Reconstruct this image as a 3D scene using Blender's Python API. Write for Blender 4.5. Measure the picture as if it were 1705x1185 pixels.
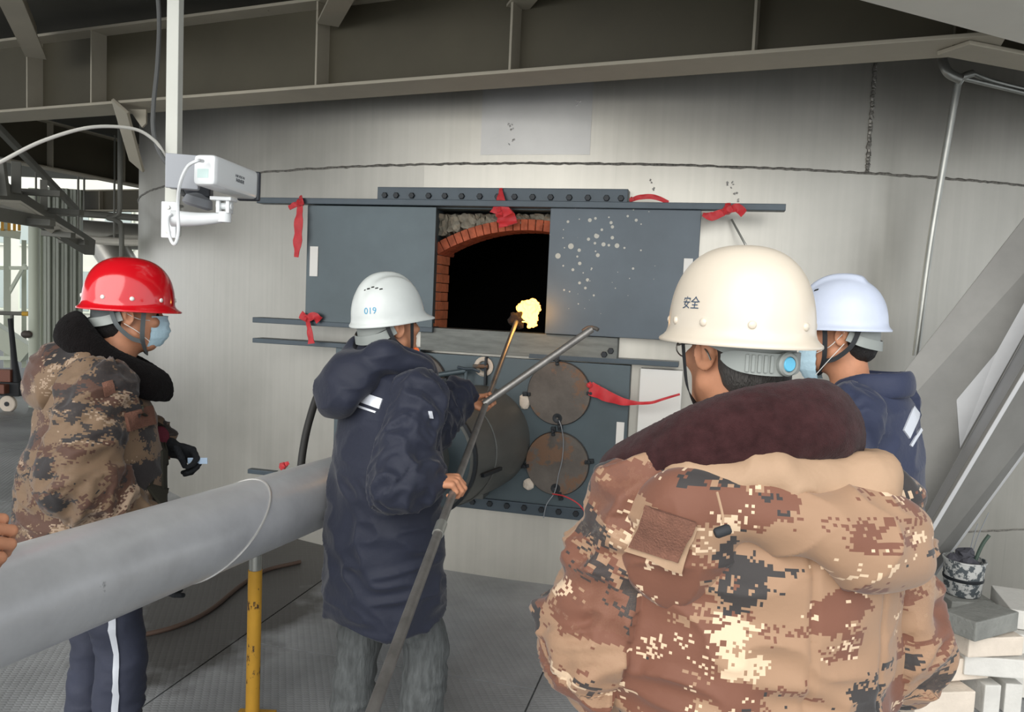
import bpy, bmesh, math, random
import numpy as np
from mathutils import Matrix, Vector, Euler

random.seed(7)
rng = np.random.default_rng(7)
scene = bpy.context.scene
col = scene.collection
for o in list(bpy.data.objects):
    bpy.data.objects.remove(o)

# ------------------------------------------------------------------ camera
FPX = 1300.0
CAM = Vector((0.0, 0.0, 1.73))
PITCH, ROLL = math.radians(4.2), math.radians(2.5)
RC = Matrix.Rotation(math.pi / 2 - PITCH, 3, 'X') @ Matrix.Rotation(ROLL, 3, 'Z')
cd = bpy.data.cameras.new('camera')
cd.sensor_fit = 'HORIZONTAL'
cd.sensor_width = 36.0
cd.lens = 36.0 * FPX / 1705.0
cd.clip_start, cd.clip_end = 0.05, 300
cam = bpy.data.objects.new('camera', cd)
cam.matrix_world = Matrix.Translation(CAM) @ RC.to_4x4()
col.objects.link(cam)
scene.camera = cam

# ------------------------------------------------------------------ world and lights
world = bpy.data.worlds.new('overcast_sky')
scene.world = world
world.use_nodes = True
wn = world.node_tree.nodes
wn['Background'].inputs['Color'].default_value = (0.93, 0.965, 1.0, 1)
wn['Background'].inputs['Strength'].default_value = 1.0
sd = bpy.data.lights.new('soft_sun', 'SUN')
sd.energy = 2.2
sd.angle = math.radians(70)
sd.color = (1.0, 0.97, 0.92)
sun = bpy.data.objects.new('soft_sun', sd)
sun.rotation_euler = (math.radians(64), 0, math.radians(-20))
col.objects.link(sun)
vs = scene.view_settings
vs.view_transform = 'Standard'
vs.look = 'None'
vs.gamma = 1.0
vs.exposure = 0.6
vs.use_curve_mapping = False

# ------------------------------------------------------------------ helpers: camera geometry
def ray(px, py):
    return RC @ Vector(((px - 852.5) / FPX, -(py - 592.5) / FPX, -1.0))
def at(px, py, depth):
    return CAM + ray(px, py) * depth
def on_z(px, py, z):
    r = ray(px, py)
    return CAM + r * ((z - CAM.z) / r.z)

# ------------------------------------------------------------------ helpers: objects
W = {}
def link(o, parent, world_m):
    col.objects.link(o)
    W[o.name] = world_m.copy()
    if parent is not None:
        o.parent = parent
        o.matrix_parent_inverse = W[parent.name].inverted()
    o.matrix_basis = world_m
    return o
def tag(o, label=None, cat=None, group=None, kind=None):
    if label: o['label'] = label
    if cat: o['category'] = cat
    if group: o['group'] = group
    if kind: o['kind'] = kind
    return o
def empty(name, loc, label=None, cat=None, group=None, kind=None, rz=0.0):
    o = bpy.data.objects.new(name, None)
    o.empty_display_size = 0.1
    link(o, None, Matrix.Translation(Vector(loc)) @ Matrix.Rotation(rz, 4, 'Z'))
    return tag(o, label, cat, group, kind)
def ob(name, me, mat=None, parent=None, m=None):
    if mat is not None and not me.materials:
        for k in (mat if isinstance(mat, (list, tuple)) else [mat]):
            me.materials.append(k)
    o = bpy.data.objects.new(name, me)
    return link(o, parent, m if m is not None else Matrix.Identity(4))

class MB:
    """collects shapes into one mesh"""
    def __init__(s):
        s.v, s.f, s.mi = [], [], []
        s.cur = 0
    def raw(s, vs_, fs_):
        b = len(s.v)
        s.v += [tuple(p) for p in vs_]
        s.f += [tuple(b + i for i in f) for f in fs_]
        s.mi += [s.cur] * len(fs_)
    def box(s, c, size, rot=None):
        x, y, z = size[0] / 2, size[1] / 2, size[2] / 2
        ps = [Vector(p) for p in [(-x,-y,-z),(x,-y,-z),(x,y,-z),(-x,y,-z),(-x,-y,z),(x,-y,z),(x,y,z),(-x,y,z)]]
        c = Vector(c)
        if rot is not None:
            ps = [rot @ p for p in ps]
        s.raw([p + c for p in ps], [(0,3,2,1),(4,5,6,7),(0,1,5,4),(1,2,6,5),(2,3,7,6),(3,0,4,7)])
        return s
    def box2(s, a, b):
        a, b = Vector(a), Vector(b)
        return s.box((a + b) / 2, [abs(b[i] - a[i]) for i in range(3)])
    def bar(s, a, b, w, h, up=(0, 0, 1)):
        """box from a to b, w sideways and h along up"""
        a, b = Vector(a), Vector(b)
        d = (b - a)
        L = d.length
        d = d / L
        u = Vector(up)
        sd_ = d.cross(u)
        if sd_.length < 1e-5:
            sd_ = d.cross(Vector((0, 1, 0)))
        sd_.normalize()
        u = sd_.cross(d)
        R = Matrix((sd_, d, u)).transposed()
        return s.box((a + b) / 2, (w, L, h), R)
    def tube(s, pts, r, n=12, caps=True, rs=None):
        pts = [Vector(p) for p in pts]
        N = len(pts)
        T = []
        for i in range(N):
            t = pts[min(i + 1, N - 1)] - pts[max(i - 1, 0)]
            T.append(t.normalized())
        ref = Vector((0, 0, 1)) if abs(T[0].z) < 0.9 else Vector((1, 0, 0))
        a = T[0].cross(ref).normalized()
        ring = []
        for i in range(N):
            a = (a - T[i] * a.dot(T[i])).normalized()
            b = T[i].cross(a)
            rr = rs[i] if rs else r
            ring.append([pts[i] + (a * math.cos(2*math.pi*k/n) + b * math.sin(2*math.pi*k/n)) * rr for k in range(n)])
        vs_ = [p for q in ring for p in q]
        fs_ = [(i*n+k, i*n+(k+1) % n, (i+1)*n+(k+1) % n, (i+1)*n+k) for i in range(N-1) for k in range(n)]
        if caps:
            fs_.append(tuple(reversed(range(n))))
            fs_.append(tuple((N-1)*n + k for k in range(n)))
        s.raw(vs_, fs_)
        return s
    def lathe(s, prof, m=None, n=24, caps=True):
        """profile (r, h) spun about local z; m places it"""
        m = m or Matrix.Identity(4)
        vs_ = [m @ Vector((r*math.cos(2*math.pi*k/n), r*math.sin(2*math.pi*k/n), h)) for r, h in prof for k in range(n)]
        N = len(prof)
        fs_ = [(i*n+k, i*n+(k+1) % n, (i+1)*n+(k+1) % n, (i+1)*n+k) for i in range(N-1) for k in range(n)]
        if caps:
            fs_.append(tuple(reversed(range(n))))
            fs_.append(tuple((N-1)*n + k for k in range(n)))
        s.raw(vs_, fs_)
        return s
    def prism(s, poly, ext):
        """planar polygon (3-d points) pushed along ext"""
        n = len(poly)
        e = Vector(ext)
        vs_ = [Vector(p) for p in poly] + [Vector(p) + e for p in poly]
        s.raw(vs_, [tuple(reversed(range(n))), tuple(range(n, 2*n))] + [(i, (i+1) % n, n+(i+1) % n, n+i) for i in range(n)])
        return s
    def mesh(s, name='m', smooth=False, bevel=0.0, seg=2, angle=35):
        me = bpy.data.meshes.new(name)
        me.from_pydata([tuple(p) for p in s.v], [], s.f)
        if max(s.mi, default=0) > 0:
            me.polygons.foreach_set('material_index', s.mi)
        bm = bmesh.new()
        bm.from_mesh(me)
        bmesh.ops.recalc_face_normals(bm, faces=bm.faces)
        if bevel > 0:
            ed = [e for e in bm.edges if len(e.link_faces) == 2 and e.calc_face_angle(0) > math.radians(angle)]
            bmesh.ops.bevel(bm, geom=ed, offset=bevel, segments=seg, profile=0.6, affect='EDGES', clamp_overlap=True)
        bm.to_mesh(me)
        bm.free()
        if smooth:
            me.polygons.foreach_set('use_smooth', [True] * len(me.polygons))
            try:
                me.set_sharp_from_angle(angle=math.radians(angle))
            except Exception:
                pass
        me.update()
        return me

def catmull(pts, n=8):
    pts = [Vector(p) for p in pts]
    P = [pts[0] * 2 - pts[1]] + pts + [pts[-1] * 2 - pts[-2]]
    out = []
    for i in range(1, len(P) - 2):
        for k in range(n):
            t = k / n
            a, b, c, d = P[i-1], P[i], P[i+1], P[i+2]
            out.append(0.5 * ((2*b) + (c-a)*t + (2*a-5*b+4*c-d)*t*t + (3*b-a-3*c+d)*t**3))
    out.append(pts[-1])
    return out

# ------------------------------------------------------------------ helpers: materials
def nn(nt, typ, **kw):
    n = nt.nodes.new(typ)
    for k, v in kw.items():
        if k in n.inputs.keys():
            n.inputs[k].default_value = v
        else:
            setattr(n, k, v)
    return n
def mat(name, color, rough=0.5, metal=0.0, noise=None, bump=None, coat=0.0, stretch=None, sheen=0.0, wear=None, spec=None, color2=None):
    """noise=(scale, amount) colour mottling; bump=(scale, strength); stretch scales object coordinates; wear=(scale, threshold, colour)"""
    m = bpy.data.materials.new(name)
    m.use_nodes = True
    nt = m.node_tree
    b = nt.nodes['Principled BSDF']
    c = tuple(color) + (1,) if len(color) == 3 else color
    b.inputs['Base Color'].default_value = c
    b.inputs['Roughness'].default_value = rough
    b.inputs['Metallic'].default_value = metal
    if coat:
        b.inputs['Coat Weight'].default_value = coat
        b.inputs['Coat Roughness'].default_value = 0.08
    if sheen:
        b.inputs['Sheen Weight'].default_value = sheen
    if spec is not None:
        b.inputs['Specular IOR Level'].default_value = spec
    if noise or bump or wear:
        tc = nn(nt, 'ShaderNodeNewGeometry').outputs['Position']
        mp = nn(nt, 'ShaderNodeMapping')
        nt.links.new(tc, mp.inputs['Vector'])
        if stretch:
            mp.inputs['Scale'].default_value = stretch
        vec = mp.outputs['Vector']
        last = None
        if noise:
            n = nn(nt, 'ShaderNodeTexNoise', Scale=noise[0], Detail=5.0, Roughness=0.62)
            nt.links.new(vec, n.inputs['Vector'])
            r = nn(nt, 'ShaderNodeMapRange')
            r.inputs['From Min'].default_value = 0.3
            r.inputs['From Max'].default_value = 0.7
            nt.links.new(n.outputs['Fac'], r.inputs['Value'])
            mx = nn(nt, 'ShaderNodeMix', data_type='RGBA')
            k = noise[1]
            c2 = color2 or [min(1, x * (1 + k)) for x in c[:3]]
            mx.inputs['A'].default_value = tuple(x * (1 - k) for x in c[:3]) + (1,) if color2 is None else c
            mx.inputs['B'].default_value = tuple(c2) + (1,)
            nt.links.new(r.outputs['Result'], mx.inputs['Factor'])
            last = mx.outputs['Result']
        if wear:
            n = nn(nt, 'ShaderNodeTexNoise', Scale=wear[0], Detail=6.0, Roughness=0.7)
            nt.links.new(vec, n.inputs['Vector'])
            r = nn(nt, 'ShaderNodeMapRange')
            r.inputs['From Min'].default_value = wear[1]
            r.inputs['From Max'].default_value = wear[1] + 0.04
            nt.links.new(n.outputs['Fac'], r.inputs['Value'])
            mx = nn(nt, 'ShaderNodeMix', data_type='RGBA')
            mx.inputs['A'].default_value = c
            mx.inputs['B'].default_value = tuple(wear[2]) + (1,)
            if last: nt.links.new(last, mx.inputs['A'])
            nt.links.new(r.outputs['Result'], mx.inputs['Factor'])
            last = mx.outputs['Result']
        if last:
            nt.links.new(last, b.inputs['Base Color'])
        if bump:
            n = nn(nt, 'ShaderNodeTexNoise', Scale=bump[0], Detail=4.0)
            nt.links.new(vec, n.inputs['Vector'])
            bp = nn(nt, 'ShaderNodeBump', Strength=bump[1], Distance=0.01)
            nt.links.new(n.outputs['Fac'], bp.inputs['Height'])
            nt.links.new(bp.outputs['Normal'], b.inputs['Normal'])
    return m
def srgb(h):
    h = h.lstrip('#')
    out = []
    for i in (0, 2, 4):
        c = int(h[i:i+2], 16) / 255
        out.append(c / 12.92 if c <= 0.04045 else ((c + 0.055) / 1.055) ** 2.4)
    return tuple(out)
# ------------------------------------------------------------------ materials of the place
M = {}
def wall_mat():
    m = bpy.data.materials.new('silver_paint')
    m.use_nodes = True
    nt = m.node_tree
    b = nt.nodes['Principled BSDF']
    pos = nn(nt, 'ShaderNodeNewGeometry').outputs['Position']
    # vertical brush streaks
    mp = nn(nt, 'ShaderNodeMapping'); mp.inputs['Scale'].default_value = (26, 26, 0.7)
    nt.links.new(pos, mp.inputs['Vector'])
    n1 = nn(nt, 'ShaderNodeTexNoise', Scale=1.0, Detail=3.0); nt.links.new(mp.outputs['Vector'], n1.inputs['Vector'])
    n2 = nn(nt, 'ShaderNodeTexNoise', Scale=1.1, Detail=5.0, Roughness=0.6); nt.links.new(pos, n2.inputs['Vector'])
    mx = nn(nt, 'ShaderNodeMix', data_type='RGBA')
    mx.inputs['A'].default_value = srgb('#9c9990') + (1,)
    mx.inputs['B'].default_value = srgb('#cbc8bf') + (1,)
    nt.links.new(n2.outputs['Fac'], mx.inputs['Factor'])
    r1 = nn(nt, 'ShaderNodeMapRange'); r1.inputs['From Min'].default_value = 0.3; r1.inputs['From Max'].default_value = 0.7
    r1.inputs['To Min'].default_value = 0.96; r1.inputs['To Max'].default_value = 1.03
    nt.links.new(n1.outputs['Fac'], r1.inputs['Value'])
    mu = nn(nt, 'ShaderNodeVectorMath', operation='SCALE')
    nt.links.new(mx.outputs['Result'], mu.inputs[0]); nt.links.new(r1.outputs['Result'], mu.inputs['Scale'])
    # faint vertical drip marks
    mp3 = nn(nt, 'ShaderNodeMapping'); mp3.inputs['Scale'].default_value = (55, 55, 0.9)
    nt.links.new(pos, mp3.inputs['Vector'])
    n3 = nn(nt, 'ShaderNodeTexNoise', Scale=1.0, Detail=4.0, Roughness=0.7); nt.links.new(mp3.outputs['Vector'], n3.inputs['Vector'])
    r3 = nn(nt, 'ShaderNodeMapRange'); r3.inputs['From Min'].default_value = 0.66; r3.inputs['From Max'].default_value = 0.72
    r3.inputs['To Max'].default_value = 0.14
    nt.links.new(n3.outputs['Fac'], r3.inputs['Value'])
    mx3 = nn(nt, 'ShaderNodeMix', data_type='RGBA'); mx3.inputs['B'].default_value = srgb('#6d6b66') + (1,)
    nt.links.new(mu.outputs['Vector'], mx3.inputs['A']); nt.links.new(r3.outputs['Result'], mx3.inputs['Factor'])
    nt.links.new(mx3.outputs['Result'], b.inputs['Base Color'])
    b.inputs['Metallic'].default_value = 0.72
    r2 = nn(nt, 'ShaderNodeMapRange'); r2.inputs['To Min'].default_value = 0.30; r2.inputs['To Max'].default_value = 0.46
    nt.links.new(n2.outputs['Fac'], r2.inputs['Value']); nt.links.new(r2.outputs['Result'], b.inputs['Roughness'])
    bp = nn(nt, 'ShaderNodeBump', Strength=0.12, Distance=0.004)
    nt.links.new(n1.outputs['Fac'], bp.inputs['Height']); nt.links.new(bp.outputs['Normal'], b.inputs['Normal'])
    return m
M['wall'] = wall_mat()
M['patch'] = mat('fresh_silver_patch', srgb('#b4b3b0'), 0.42, 0.6, noise=(3, 0.06))
M['weld'] = mat('weld_bead', srgb('#86837c'), 0.5, 0.6, noise=(60, 0.5))
M['black'] = mat('furnace_dark', (0.004, 0.004, 0.004), 0.95)  # darkness of the unlit furnace interior put into the colour
M['deck'] = mat('deck_underside', srgb('#4a4840'), 0.7, 0.0, noise=(1.5, 0.2))
M['web'] = mat('girder_paint_shaded', srgb('#514c3d'), 0.6, 0.05, noise=(1.1, 0.16), wear=(9, 0.72, srgb('#4a4436')))  # girder paint darkened for the unlit web
M['girder'] = mat('girder_paint', srgb('#aba493'), 0.55, 0.1, noise=(1.3, 0.12), wear=(9, 0.72, srgb('#5a5246')))  # lightened to carry the bounced light on the flanges
M['beam_light'] = mat('pale_beam_paint', srgb('#dedbd0'), 0.5, 0.1, noise=(1.2, 0.08))
M['teal'] = mat('blue_grey_steel_paint', srgb('#4a565b'), 0.42, 0.25, noise=(2.2, 0.16), wear=(14, 0.73, srgb('#6e7173')), bump=(30, 0.03))
M['teal_d'] = mat('blue_grey_bar_paint', srgb('#3f4a52'), 0.42, 0.25, noise=(5, 0.14))
M['bolt'] = mat('bolt_black', srgb('#23272b'), 0.45, 0.4)
M['sill'] = mat('scuffed_sill_steel', srgb('#666965'), 0.5, 0.3, noise=(6, 0.25), stretch=(1, 1, 6))
M['rust'] = mat('rusty_cover_plate', srgb('#5c5650'), 0.62, 0.2, noise=(5, 0.3), wear=(3.2, 0.52, srgb('#6f5542')), bump=(60, 0.1))
M['white'] = mat('white_handle', srgb('#dedcd6'), 0.5)
M['wool'] = mat('ceramic_wool', srgb('#cfc3b4'), 0.9, bump=(80, 0.4))
M['brick_o'] = mat('refractory_brick_orange', srgb('#b8704f'), 0.85, noise=(14, 0.28), bump=(70, 0.3))
M['brick_d'] = mat('refractory_arch_brick', srgb('#a3553a'), 0.85, noise=(18, 0.4), bump=(70, 0.3))
M['rubble'] = mat('castable_rubble', srgb('#8b8577'), 0.9, noise=(12, 0.35), bump=(40, 0.6))
M['red'] = mat('red_ribbon', srgb('#c0232b'), 0.55, sheen=0.3, noise=(20, 0.15))
M['burner'] = mat('burner_casing_grey', srgb('#5f605c'), 0.5, 0.35, noise=(3, 0.15), stretch=(1, 1, 3))
M['pipe'] = mat('aluminium_pipe', srgb('#d0d1d2'), 0.34, 0.4, noise=(5, 0.12), bump=(25, 0.05), wear=(4, 0.66, srgb('#8b8d8e')))
M['pipe_weld'] = mat('bright_weld', srgb('#c8c6c2'), 0.4, 0.6)
M['conduit'] = mat('galvanised_conduit', srgb('#a9aaa4'), 0.35, 0.7, noise=(10, 0.1))
M['floor'] = None
def floor_mat():
    m = bpy.data.materials.new('checker_plate')
    m.use_nodes = True
    nt = m.node_tree
    b = nt.nodes['Principled BSDF']
    pos = nn(nt, 'ShaderNodeNewGeometry').outputs['Position']
    n2 = nn(nt, 'ShaderNodeTexNoise', Scale=0.9, Detail=6.0, Roughness=0.65); nt.links.new(pos, n2.inputs['Vector'])
    mx = nn(nt, 'ShaderNodeMix', data_type='RGBA')
    mx.inputs['A'].default_value = srgb('#7d7f80') + (1,)
    mx.inputs['B'].default_value = srgb('#a3a5a7') + (1,)
    r = nn(nt, 'ShaderNodeMapRange'); r.inputs['From Min'].default_value = 0.35; r.inputs['From Max'].default_value = 0.65
    nt.links.new(n2.outputs['Fac'], r.inputs['Value']); nt.links.new(r.outputs['Result'], mx.inputs['Factor'])
    # dark patch below the pipe, ellipse with a noisy edge
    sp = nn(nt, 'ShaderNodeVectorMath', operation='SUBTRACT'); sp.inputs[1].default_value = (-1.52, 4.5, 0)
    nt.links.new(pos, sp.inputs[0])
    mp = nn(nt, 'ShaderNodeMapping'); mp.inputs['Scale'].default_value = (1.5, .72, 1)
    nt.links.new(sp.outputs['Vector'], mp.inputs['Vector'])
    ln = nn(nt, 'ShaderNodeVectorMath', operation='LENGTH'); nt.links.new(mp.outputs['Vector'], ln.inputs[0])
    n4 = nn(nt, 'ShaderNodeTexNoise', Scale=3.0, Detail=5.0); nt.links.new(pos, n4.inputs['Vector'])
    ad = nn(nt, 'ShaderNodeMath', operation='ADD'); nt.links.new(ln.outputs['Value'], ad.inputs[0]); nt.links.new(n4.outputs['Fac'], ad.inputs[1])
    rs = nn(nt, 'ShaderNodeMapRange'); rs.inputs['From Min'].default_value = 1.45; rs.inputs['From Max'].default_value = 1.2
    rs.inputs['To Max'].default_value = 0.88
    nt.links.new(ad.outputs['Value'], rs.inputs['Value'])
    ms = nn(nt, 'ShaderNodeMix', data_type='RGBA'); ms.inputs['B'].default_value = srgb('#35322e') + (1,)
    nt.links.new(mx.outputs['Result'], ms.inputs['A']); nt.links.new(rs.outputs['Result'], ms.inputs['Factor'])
    nt.links.new(ms.outputs['Result'], b.inputs['Base Color'])
    b.inputs['Roughness'].default_value = 0.5
    b.inputs['Metallic'].default_value = 0.1
    # lentil pattern: two crossed sets of short lozenges
    hs = []
    for ang in (35, -55):
        q = nn(nt, 'ShaderNodeMapping'); q.inputs['Rotation'].default_value = (0, 0, math.radians(ang))
        q.inputs['Scale'].default_value = (22, 38, 1)
        if ang < 0: q.inputs['Location'].default_value = (0.5, 0.5, 0)
        nt.links.new(pos, q.inputs['Vector'])
        v = nn(nt, 'ShaderNodeTexVoronoi', voronoi_dimensions='2D', Scale=1.0, Randomness=0.0)
        nt.links.new(q.outputs['Vector'], v.inputs['Vector'])
        rr = nn(nt, 'ShaderNodeMapRange'); rr.inputs['From Min'].default_value = 0.34; rr.inputs['From Max'].default_value = 0.22
        nt.links.new(v.outputs['Distance'], rr.inputs['Value'])
        hs.append(rr.outputs['Result'])
    mxm = nn(nt, 'ShaderNodeMath', operation='MAXIMUM'); nt.links.new(hs[0], mxm.inputs[0]); nt.links.new(hs[1], mxm.inputs[1])
    bp = nn(nt, 'ShaderNodeBump', Strength=0.35, Distance=0.004); nt.links.new(mxm.outputs['Value'], bp.inputs['Height'])
    nt.links.new(bp.outputs['Normal'], b.inputs['Normal'])
    return m
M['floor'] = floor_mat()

# ------------------------------------------------------------------ floor of steel plates
fb = MB().box2((-16, -6, -0.12), (16, 26, -0.012)).mesh('floor')
floor = tag(ob('floor', fb, mat('floor_base', srgb('#5c5e60'), 0.7)), 'grey steel platform floor under the furnace', None, None, 'structure')
PW, PL = 1.5, 3.0
plate_me = MB().box2((-PW/2 + .004, -PL/2 + .004, -0.012), (PW/2 - .004, PL/2 - .004, 0.0)).mesh('floor_plate')
rot_f = Matrix.Rotation(math.radians(-14), 4, 'Z')
for i in range(-6, 7):
    for j in range(-2, 6):
        p = rot_f @ Vector((i * PW + 0.1, j * PL + (1.5 if i % 2 else 0) + 0.3, 0))
        if abs(p.x) < 9 and -3 < p.y < 14:
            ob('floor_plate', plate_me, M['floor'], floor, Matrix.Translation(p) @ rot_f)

# ------------------------------------------------------------------ furnace shell
FC = Vector((1.5, 10.39, 0)); FR = 5.86; FH = 3.40; SEAM_Z = 2.535
PHI = math.radians(-14.0)
MF = Matrix.Translation(FC + FR * Vector((math.sin(PHI), -math.cos(PHI), 0))) @ Matrix.Rotation(PHI, 4, 'Z')
MFi = MF.inverted()
def F(px, py, n=0.0):
    """pixel -> (u, v) on the plane of the furnace front (local y = n)"""
    a = MFi @ CAM
    d = MFi.to_3x3() @ ray(px, py)
    t = (n - a.y) / d.y
    p = a + d * t
    return p.x, p.z
def cyl_patch(a0, a1, z0, z1, r=FR, t=0.012, n=24):
    """plate of the shell between two angles; angle 0 faces -y"""
    m = MB()
    vs_, fs_ = [], []
    for i in range(n + 1):
        a = a0 + (a1 - a0) * i / n
        for rr in (r, r - t):
            x, y = FC.x + rr * math.sin(a), FC.y - rr * math.cos(a)
            vs_ += [(x, y, z0), (x, y, z1)]
    for i in range(n):
        k = 4 * i
        fs_ += [(k, k+4, k+5, k+1), (k+2, k+3, k+7, k+6), (k+1, k+5, k+7, k+3), (k, k+2, k+6, k+4)]
    fs_ += [(0, 1, 3, 2), (4*n, 4*n+2, 4*n+3, 4*n+1)]
    m.raw(vs_, fs_)
    return m.mesh('shell_plate', smooth=True, angle=30)
# opening in wall coordinates
OU0, OV1 = F(700, 340); OU1, OV0 = F(930, 560)
oa0, oa1 = PHI + (OU0) / FR, PHI + (OU1) / FR
seam_a = []
wall = empty('wall_furnace', (FC.x, FC.y, 0), 'huge round silver painted steel furnace shell', None, None, 'structure')
def ang_of_px(px, py):
    r = ray(px, py); o = CAM - FC
    A = r.x**2 + r.y**2; B = 2*(o.x*r.x + o.y*r.y); Cc = o.x**2 + o.y**2 - FR**2
    t = (-B - math.sqrt(B*B - 4*A*Cc)) / (2*A)
    p = CAM + r*t
    return math.atan2(p.x - FC.x, -(p.y - FC.y)), p.z
va, _ = ang_of_px(1450, 200)
cuts_up = [va - 2*math.pi*0.75, va - 2*math.pi*0.5, va - 2*math.pi*0.25, va]
for a in cuts_up:
    ob('shell_plate', cyl_patch(a + .0015, a + math.pi/2 - .0015, SEAM_Z + .004, FH, n=32), M['wall'], wall)
lo = [(oa1, oa1 + 1.6, 0, SEAM_Z), (oa1 + 1.6, oa1 + 3.4, 0, SEAM_Z), (oa1 + 3.4, oa0 + 2*math.pi, 0, SEAM_Z),
      (oa0, oa1, OV1, SEAM_Z), (oa0, oa1, 0, OV0)]
for q in lo:
    ob('shell_plate', cyl_patch(q[0], q[1], q[2], q[3] - .004, n=max(4, int((q[1]-q[0])*20))), M['wall'], wall)
def bead(pts, r):
    rs = [r * random.uniform(0.75, 1.2) for _ in pts]
    return MB().tube(pts, r, 6, True, rs).mesh('weld_seam', smooth=True)
def cp(a, z, off=0.002):
    return Vector((FC.x + (FR + off)*math.sin(a), FC.y - (FR + off)*math.cos(a), z))
ob('weld_seam', bead([cp(-1.35 + 2.3*i/520, SEAM_Z + random.uniform(-.003, .003)) for i in range(521)], 0.0075), M['weld'], wall)
ob('weld_seam', bead([cp(va + random.uniform(-.0008, .0008), SEAM_Z + (FH - SEAM_Z)*i/140) for i in range(141)], 0.012), M['weld'], wall)
a2, z2 = ang_of_px(1690, 882)
ob('weld_seam', bead([cp(a2 - .3 + .6*i/100, z2 + .004*random.random()) for i in range(101)], 0.005), M['weld'], wall)
# lighter repainted rectangle with two scars
pa0, pz0 = ang_of_px(800, 258); pa1, pz1 = ang_of_px(988, 138)
ob('repaint_patch', cyl_patch(pa0, pa1, pz0, pz1 + .02, r=FR + .0015, t=.002, n=10), M['patch'], wall)
for (x, y) in ((850, 212), (851, 235), (963, 168), (1215, 306), (1226, 328), (1085, 305), (760, 640)):
    a, z = ang_of_px(x, y)
    m = MB()
    for k in range(5):
        p = cp(a + random.uniform(-.003, .003), z + random.uniform(-.03, .03), 0.001)
        m.tube([p, p + Vector((0.008, -0.002, random.uniform(-.012, .012)))], random.uniform(.003, .006), 6)
    ob('weld_scar', m.mesh('weld_scar', smooth=True), M['pipe_weld'], wall)
# inner chamber, coloured near black for its darkness
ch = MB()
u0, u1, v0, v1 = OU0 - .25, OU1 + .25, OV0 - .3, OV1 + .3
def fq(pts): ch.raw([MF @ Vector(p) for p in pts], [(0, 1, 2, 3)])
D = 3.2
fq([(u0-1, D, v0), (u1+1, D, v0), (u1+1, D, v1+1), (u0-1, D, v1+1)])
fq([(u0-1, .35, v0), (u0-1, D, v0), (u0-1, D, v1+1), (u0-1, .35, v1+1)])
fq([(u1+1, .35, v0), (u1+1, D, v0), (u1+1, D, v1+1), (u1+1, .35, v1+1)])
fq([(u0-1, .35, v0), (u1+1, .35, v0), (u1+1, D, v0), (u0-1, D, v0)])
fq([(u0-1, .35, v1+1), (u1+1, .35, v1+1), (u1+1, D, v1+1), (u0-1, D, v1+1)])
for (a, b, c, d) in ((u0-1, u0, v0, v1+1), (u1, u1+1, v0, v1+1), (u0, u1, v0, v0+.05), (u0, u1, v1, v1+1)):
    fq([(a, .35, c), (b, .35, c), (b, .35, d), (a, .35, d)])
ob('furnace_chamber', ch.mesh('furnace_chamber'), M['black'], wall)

# ------------------------------------------------------------------ ceiling: deck and girders
deck = ob('ceiling', MB().box2((-14, 0.9, 3.50), (14, 14, 3.58)).mesh('ceiling'), M['deck'])
tag(deck, 'dark steel deck overhead carried by girders', None, None, 'structure')
GZ = 2.87
def girder(name, A, B, z, h, w, label, mt, t=0.018, stiff=(), cat='beam'):
    """I-girder whose bottom face is at z, from A to B (plan points on its centre line)"""
    A, B = Vector((A[0], A[1], 0)), Vector((B[0], B[1], 0))
    e = empty(name, (A.x, A.y, z), label, cat)
    d = (B - A).normalized(); s_ = Vector((d.y, -d.x, 0))
    up = Vector((0, 0, 1))
    ob('bottom_flange', MB().bar(A + up*(z + t/2), B + up*(z + t/2), w, t).mesh('bottom_flange', bevel=.003), mt, e)
    ob('top_flange', MB().bar(A + up*(z + h - t/2), B + up*(z + h - t/2), w, t).mesh('top_flange', bevel=.003), mt, e)
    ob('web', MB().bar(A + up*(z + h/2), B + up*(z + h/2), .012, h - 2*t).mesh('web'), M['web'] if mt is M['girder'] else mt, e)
    sm = MB().box((0, 0, 0), (.012, w - .02, h - 2*t)).mesh('stiffener')
    ang = math.atan2(d.y, d.x)
    for q in stiff:
        p = A + d*q + up*(z + h/2)
        ob('stiffener', sm, mt, e, Matrix.Translation(p) @ Matrix.Rotation(ang, 4, 'Z'))
    return e, A, d, s_
p0 = on_z(0, 187, GZ); p1 = on_z(1640, 60, GZ)
gd = (p1 - p0); gd.z = 0; gd.normalize()
gs = Vector((-gd.y, gd.x, 0))     # away from the camera
gw = 0.26
A = p0 + gs*gw/2 - gd*2.5; B = p1 + gs*gw/2 + gd*0.08
def gpos(px, py):
    """distance along the girder of a pixel on its web plane"""
    r = ray(px, py); nrm = gs; t = (A - CAM).dot(nrm) / r.dot(nrm)
    return (CAM + r*t - A).dot(gd)
st = [gpos(72, 120), gpos(178, 100), gpos(548, 90), gpos(866, 60), gpos(1262, 40)]
girder('steel_girder', (A.x, A.y), (B.x, B.y), GZ, 0.50, gw, 'long brown-grey plate girder with stiffeners across the top of the furnace', M['girder'], stiff=st)
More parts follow.
